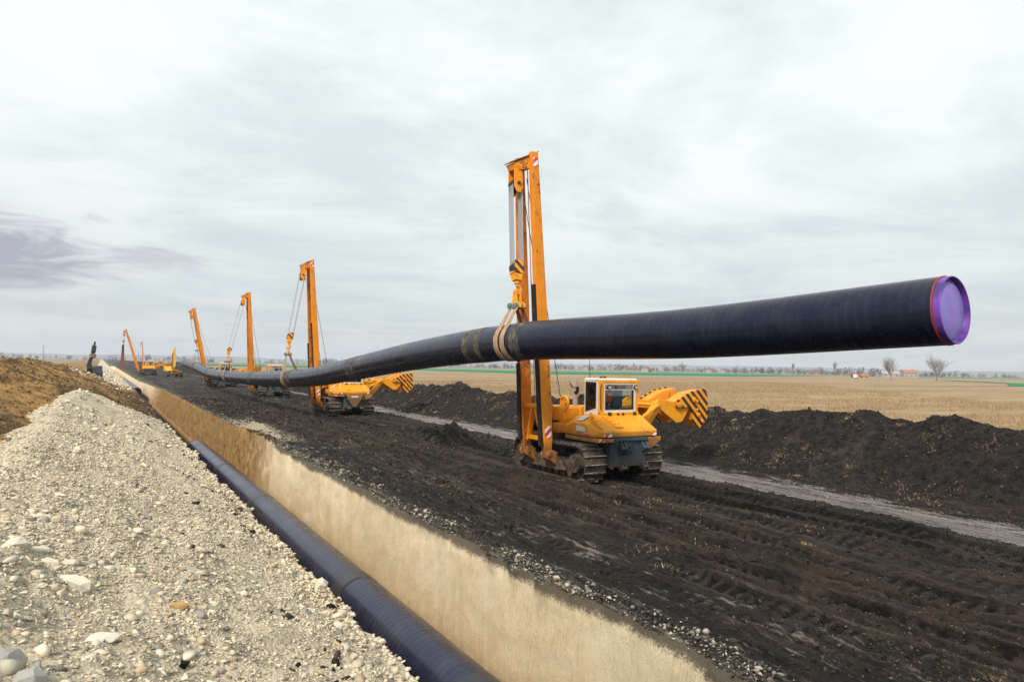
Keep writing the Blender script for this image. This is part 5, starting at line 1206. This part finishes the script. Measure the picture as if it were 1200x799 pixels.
# low far hills on the horizon
hm = MB(); hx = []
ang0, ang1 = R(-25), R(75); nA = 140
for k in range(nA+1):
    a_ = ang0+(ang1-ang0)*k/nA; hgt = 34+22*float(fbm(np.array([a_*6]), np.array([.5]), 4, 301)[0]); rr = 5200
    hx.append((rr*math.sin(a_), rr*math.cos(a_), hgt))
vs = []
for x, y, h in hx: vs += [(x*.94, y*.94, -3), (x, y, max(h, 6)), (x*1.15, y*1.15, -3)]
hm.add(vs, [(i*3+j, i*3+3+j, i*3+4+j, i*3+1+j) for i in range(nA) for j in (0, 1)])
M_HILL = material('far_hills_soil', lambda t: prin(t, t.mix(t.noise(gpos(t), .004, 5, .7), (.07, .075, .06), (.13, .115, .09)), .95, spec=.1))
o = hm.build('hills', M_HILL); o['kind'] = 'structure'

def bare_tree(x, y, h, spread, label, seed, group=None, upright=0.0, trunk_h=.2, n1=7):
    rr = random.Random(seed); root = empty('bare_tree', (x, y, .15)); tag(root, label, 'tree', group)
    tr = MB(); cr = MB(); minr = h*.0017
    def branch(mb, p, d, L, r, lv):
        n = 4; ps = [p]; 
        for k in range(n):
            d = (d + Vector((rr.gauss(0, .13), rr.gauss(0, .13), rr.gauss(.03, .08)+upright*.05))).normalized(); ps.append(ps[-1]+d*L/n)
        mb.tube(ps, [r*(1-.55*k/n) for k in range(n+1)], 5 if lv else 8)
        if lv >= 4 or (lv == 3 and rr.random() < .45): return
        kids = {0: n1, 1: 6, 2: 5, 3: 3}[lv]
        for i in range(kids):
            t = rr.uniform(.35 if lv else .45, 1.0); q = ps[min(n, max(1, int(round(t*n))))]
            a = rr.uniform(0, 2*math.pi); up_ = rr.uniform(.15, .9)+upright*.8
            sp = Vector((math.cos(a)*spread, math.sin(a)*spread, up_)).normalized(); nd = (d*.55+sp).normalized()
            branch(cr, q, nd, L*rr.uniform(.64, .90), max(r*.5, minr), lv+1)
    branch(tr, Vector((0, 0, 0)), Vector((0, 0, 1)), h*.37, h*.026, 0)
    tr.build('trunk', M_TWIG, root); cr.build('crown', M_TWIG, root)
    return root
bare_tree(337, 172.5, 13.6, .95, 'wide spreading bare tree with clear trunk, standing under the violet pipe end', 5)
bare_tree(317.7, 182.6, 12.2, .55, 'tall narrow bare tree with its crown down to the ground, left of the spreading one', 12, trunk_h=.1, upright=.3)
bare_tree(500, 500, 12.5, .8, 'solitary bare tree on the horizon above the striped counterweight', 21)
for k, (x, y, h) in enumerate(((758, 503, 17), (700, 520, 14), (775, 480, 11))):
    bare_tree(x, y, h, .35, ('tallest thin poplar rising above the village left of the white van', 'thin bare poplar at the left of the village trees', 'short slender poplar close to the right of the tallest one')[k], 40+k, 'thin poplars in the village', .9)

M_WALLP = material('pale_house_wall', lambda t: prin(t, t.mix(t.noise(opos(t), 1.2, 4), (.36, .34, .32), (.27, .26, .25)), .9))
M_ROOFR = material('red_roof', lambda t: prin(t, t.mix(t.noise(opos(t), 1.4, 4), (.26, .10, .07), (.20, .085, .06)), .9))
M_ROOFB = material('brown_roof', lambda t: prin(t, (.16, .10, .085), .9))
def house(x, y, w_, d_, h, rz, roof, label, group=None):
    root = empty('house', (x, y, .1), rz); tag(root, label, 'house', group)
    mb = MB(); mb.bb(-w_/2, w_/2, -d_/2, d_/2, 0, h); mb.prism([(-d_/2, h), (d_/2, h), (0, h+d_*.30)], 'x', -w_/2, w_/2); mb.build('wall', M_WALLP, root)
    mb = MB()
    for s_ in (-1, 1): mb.hull([(x_, s_*(d_/2+.5), h-.25) for x_ in (-w_/2-.4, w_/2+.4)]+[(x_, 0, h+d_*.30+.08) for x_ in (-w_/2-.4, w_/2+.4)]+[(x_, s_*(d_/2+.5), h+.0) for x_ in (-w_/2-.4, w_/2+.4)]+[(x_, 0, h+d_*.30+.33) for x_ in (-w_/2-.4, w_/2+.4)])
    rf = mb.build('roof', roof, root); mb = MB(); mb.bb(w_*.2, w_*.2+.7, -.9, -.2, h+.8, h+d_*.30+1.2); mb.build('chimney', M_WALLP, rf)
    for k in range(3):
        mb = MB(); cx = -w_/2+w_*(k+.5)/3; mb.bb(cx-.6, cx+.6, -d_/2-.06, -d_/2+.02, 1.1, 2.4); mb.build('window', M_DKM, root)
HS = 'small pale farmhouses strung along the horizon'
HL = 'small pale farmhouse far away among bare trees on the horizon'
for x, y, w_, rz, rf in ((502, 656, 11, .2, M_ROOFB), (570, 661, 13, -.3, M_ROOFR), (479, 529, 10, .5, M_ROOFR), (706, 627, 13, .1, M_ROOFB), (759, 620, 12, .6, M_ROOFR), (742, 560, 11, -.2, M_ROOFB), (778, 583, 13, .3, M_ROOFR), (766, 540, 12, -.5, M_ROOFR), (650, 600, 12, .2, M_ROOFR)):
    house(x, y, w_, 8, 3.4, rz, rf, HL, HS)
house(760, 418, 15, 10, 5.0, -.6, material('orange_roof', lambda t: prin(t, (.36, .13, .07), .9)), 'white house with bright orange roof right of the narrow bare tree')
house(735, 424, 17, 8, 3.6, -.9, M_WALLP, 'long white outbuilding just left of the orange-roofed house')
# white van and orange goods wagons in the fields
v = empty('white_van', (398, 251, .25), R(20)); tag(v, 'tiny white van standing in the far field left of the orange wagons', 'van')
mb = MB(); mb.prism([(-2.6, .45), (2.7, .45), (2.7, 1.1), (2.1, 1.35), (1.6, 2.4), (-2.6, 2.5)], 'y', -1.0, 1.0); mb.build('body', M_WH, v, .06)
mb = MB(); mb.prism([(2.02, 1.42), (1.64, 2.25), (1.0, 2.25), (1.0, 1.42)], 'y', -1.02, 1.02); mb.build('window', M_GLSC, v)
for x_ in (-1.7, 1.75):
    for y_ in (-.9, .9): mb = MB(); mb.cyl((x_, y_-.14, .38), (x_, y_+.14, .38), .38, 18); mb.build('wheel', M_BLK, v)
for k, (dx, lab) in enumerate(((0, 'red goods trailer in the far field right of the white van'), (15, 'orange goods trailer just right of the red one'))):
    t_ = empty('goods_trailer', (492+dx*.36, 311-dx*.25, .2), R(-35)); tag(t_, lab, 'trailer')
    t_.scale = (.46, .8, .8)
    mb = MB(); mb.bb(-6.3, 6.3, -1.25, 1.25, 1.3, 3.7); mb.build('body', material('red_tarp', lambda t: prin(t, (.30, .05, .035), .8)) if k == 0 else material('orange_tarp', lambda t: prin(t, (.42, .19, .05), .8)), t_, .05)
    mb = MB(); mb.bb(-6.2, 6.2, -.5, .5, .95, 1.3); mb.build('chassis', M_DKM, t_)
    for x_ in (-4.6, -3.4, 4.2):
        for y_ in (-1, 1): mb = MB(); mb.cyl((x_, y_-.15, .55), (x_, y_+.15, .55), .55, 16); mb.build('wheel', M_BLK, t_)
ms = MB(); ms.beam((0, 0, 0), (0, 0, 15), .4, .4, w2=.25, h2=.25)
for z_ in (9, 12, 14.5): ms.bb(-.8, .8, -.12, .12, z_, z_+.2)
m_ = ms.build('radio_mast', M_DKM); m_.location = (-48, 800, 0); tag(m_, 'thin mast on the horizon above the left earth mound', 'mast')

# ------------------------------------------------------------------ grass
M_STRAW = material('dry_straw', lambda t: prin(t, t.mix(t.n('ShaderNodeNewGeometry', 8), (.23, .155, .085), (.44, .32, .19)), .9, spec=.1))
def blades(X, Y, Z, hs, ws, lean=.5):
    n = len(X); a = rng.uniform(0, 2*np.pi, n); b = rng.uniform(0, 2*np.pi, n); l_ = rng.uniform(.1, 1, n)*lean
    base = np.stack([X, Y, Z], 1); wv = np.stack([np.cos(a)*ws, np.sin(a)*ws, np.zeros(n)], 1); tip = base+np.stack([np.cos(b)*l_*hs, np.sin(b)*l_*hs, hs], 1)
    return np.stack([base-wv, base+wv, tip], 1)
def grass():
    n = 230000; Y = 3+125*rng.random(n)**1.5; X = 23.3+ (Y*.9+32)*rng.random(n)**1.5; D = np.hypot(X, Y); kk = fbm(X*.12, Y*.35, 3, 405) > -.30+.3*rng.random(n); X, Y, D = X[kk], Y[kk], D[kk]; n = len(X)
    z, _ = right_z(X, Y); h = rng.uniform(.10, .30, n)*(.8+.5*fbm(X*.2, Y*.2, 3, 401))*(1+D*.002); ws = .008+D*.00028
    leafmesh('dry_grass', blades(X, Y, z-.02, h, ws, .6), M_STRAW, 'dry golden grass of the flat field behind the berm', 'grass', 'stuff')
    # tufts thrown over the berm and straw trodden into the mud
    T = []
    nt = 330; Yt = 3+60*rng.random(nt)**1.3; Xt = np.where(rng.random(nt) < .72, rng.uniform(19.3, 23.2, nt), rng.uniform(8, 19, nt)); 
    for x, y in zip(Xt, Yt):
        m = int(rng.integers(14, 60)); r_ = rng.uniform(.05, .22); X = x+rng.normal(0, r_, m); Y = y+rng.normal(0, r_, m); z, _ = right_z(X, Y); T.append(blades(X, Y, z, rng.uniform(.015, .075, m), .003+.00045*y*np.ones(m), 2.2))
    leafmesh('straw_tufts', np.concatenate(T), M_STRAW, 'torn dry grass tufts scattered over the berm and mud', 'grass', 'stuff')
    n = 15000; Y = 3+40*rng.random(n)**1.5; X = rng.uniform(7.6, 15.5, n); d = fbm(X*.8, Y*.3, 4, 403); k = d > .02; X, Y = X[k], Y[k]
    z, _ = right_z(X, Y); leafmesh('trodden_straw', blades(X, Y, z+.004, rng.uniform(.003, .013, len(X)), .0022+.0003*Y, 5.0), M_STRAW, 'straw trodden into the dark mud of the traffic lane', 'straw', 'stuff')
grass()

# ------------------------------------------------------------------ haze
hz = MB(); hz.box((700, 2500, 0), (13000, 13000, 1)); 
me = bpy.data.meshes.new('haze'); bmh = bmesh.new(); bmesh.ops.create_cube(bmh, size=1)
for q in bmh.verts: q.co = Vector((-1500 if q.co.x < 0 else 6800, -60 if q.co.y < 0 else 6800, -5 if q.co.z < 0 else 75))
bmh.to_mesh(me); bmh.free(); ho = bpy.data.objects.new('haze', me); COL.objects.link(ho); ho['kind'] = 'stuff'; ho['label'] = 'thin bluish haze lying over the plain'; ho['category'] = 'haze'
hm_ = bpy.data.materials.new('haze_air'); hm_.use_nodes = True; nt = hm_.node_tree; nt.nodes.clear()
vo = nt.nodes.new('ShaderNodeVolumePrincipled'); vo.inputs['Color'].default_value = (.80, .84, .98, 1); vo.inputs['Density'].default_value = .00022; vo.inputs['Anisotropy'].default_value = .2
oo = nt.nodes.new('ShaderNodeOutputMaterial'); nt.links.new(vo.outputs[0], oo.inputs['Volume']); me.materials.append(hm_)
SC.cycles.volume_bounces = 1; SC.cycles.max_bounces = 6; SC.cycles.transparent_max_bounces = 16
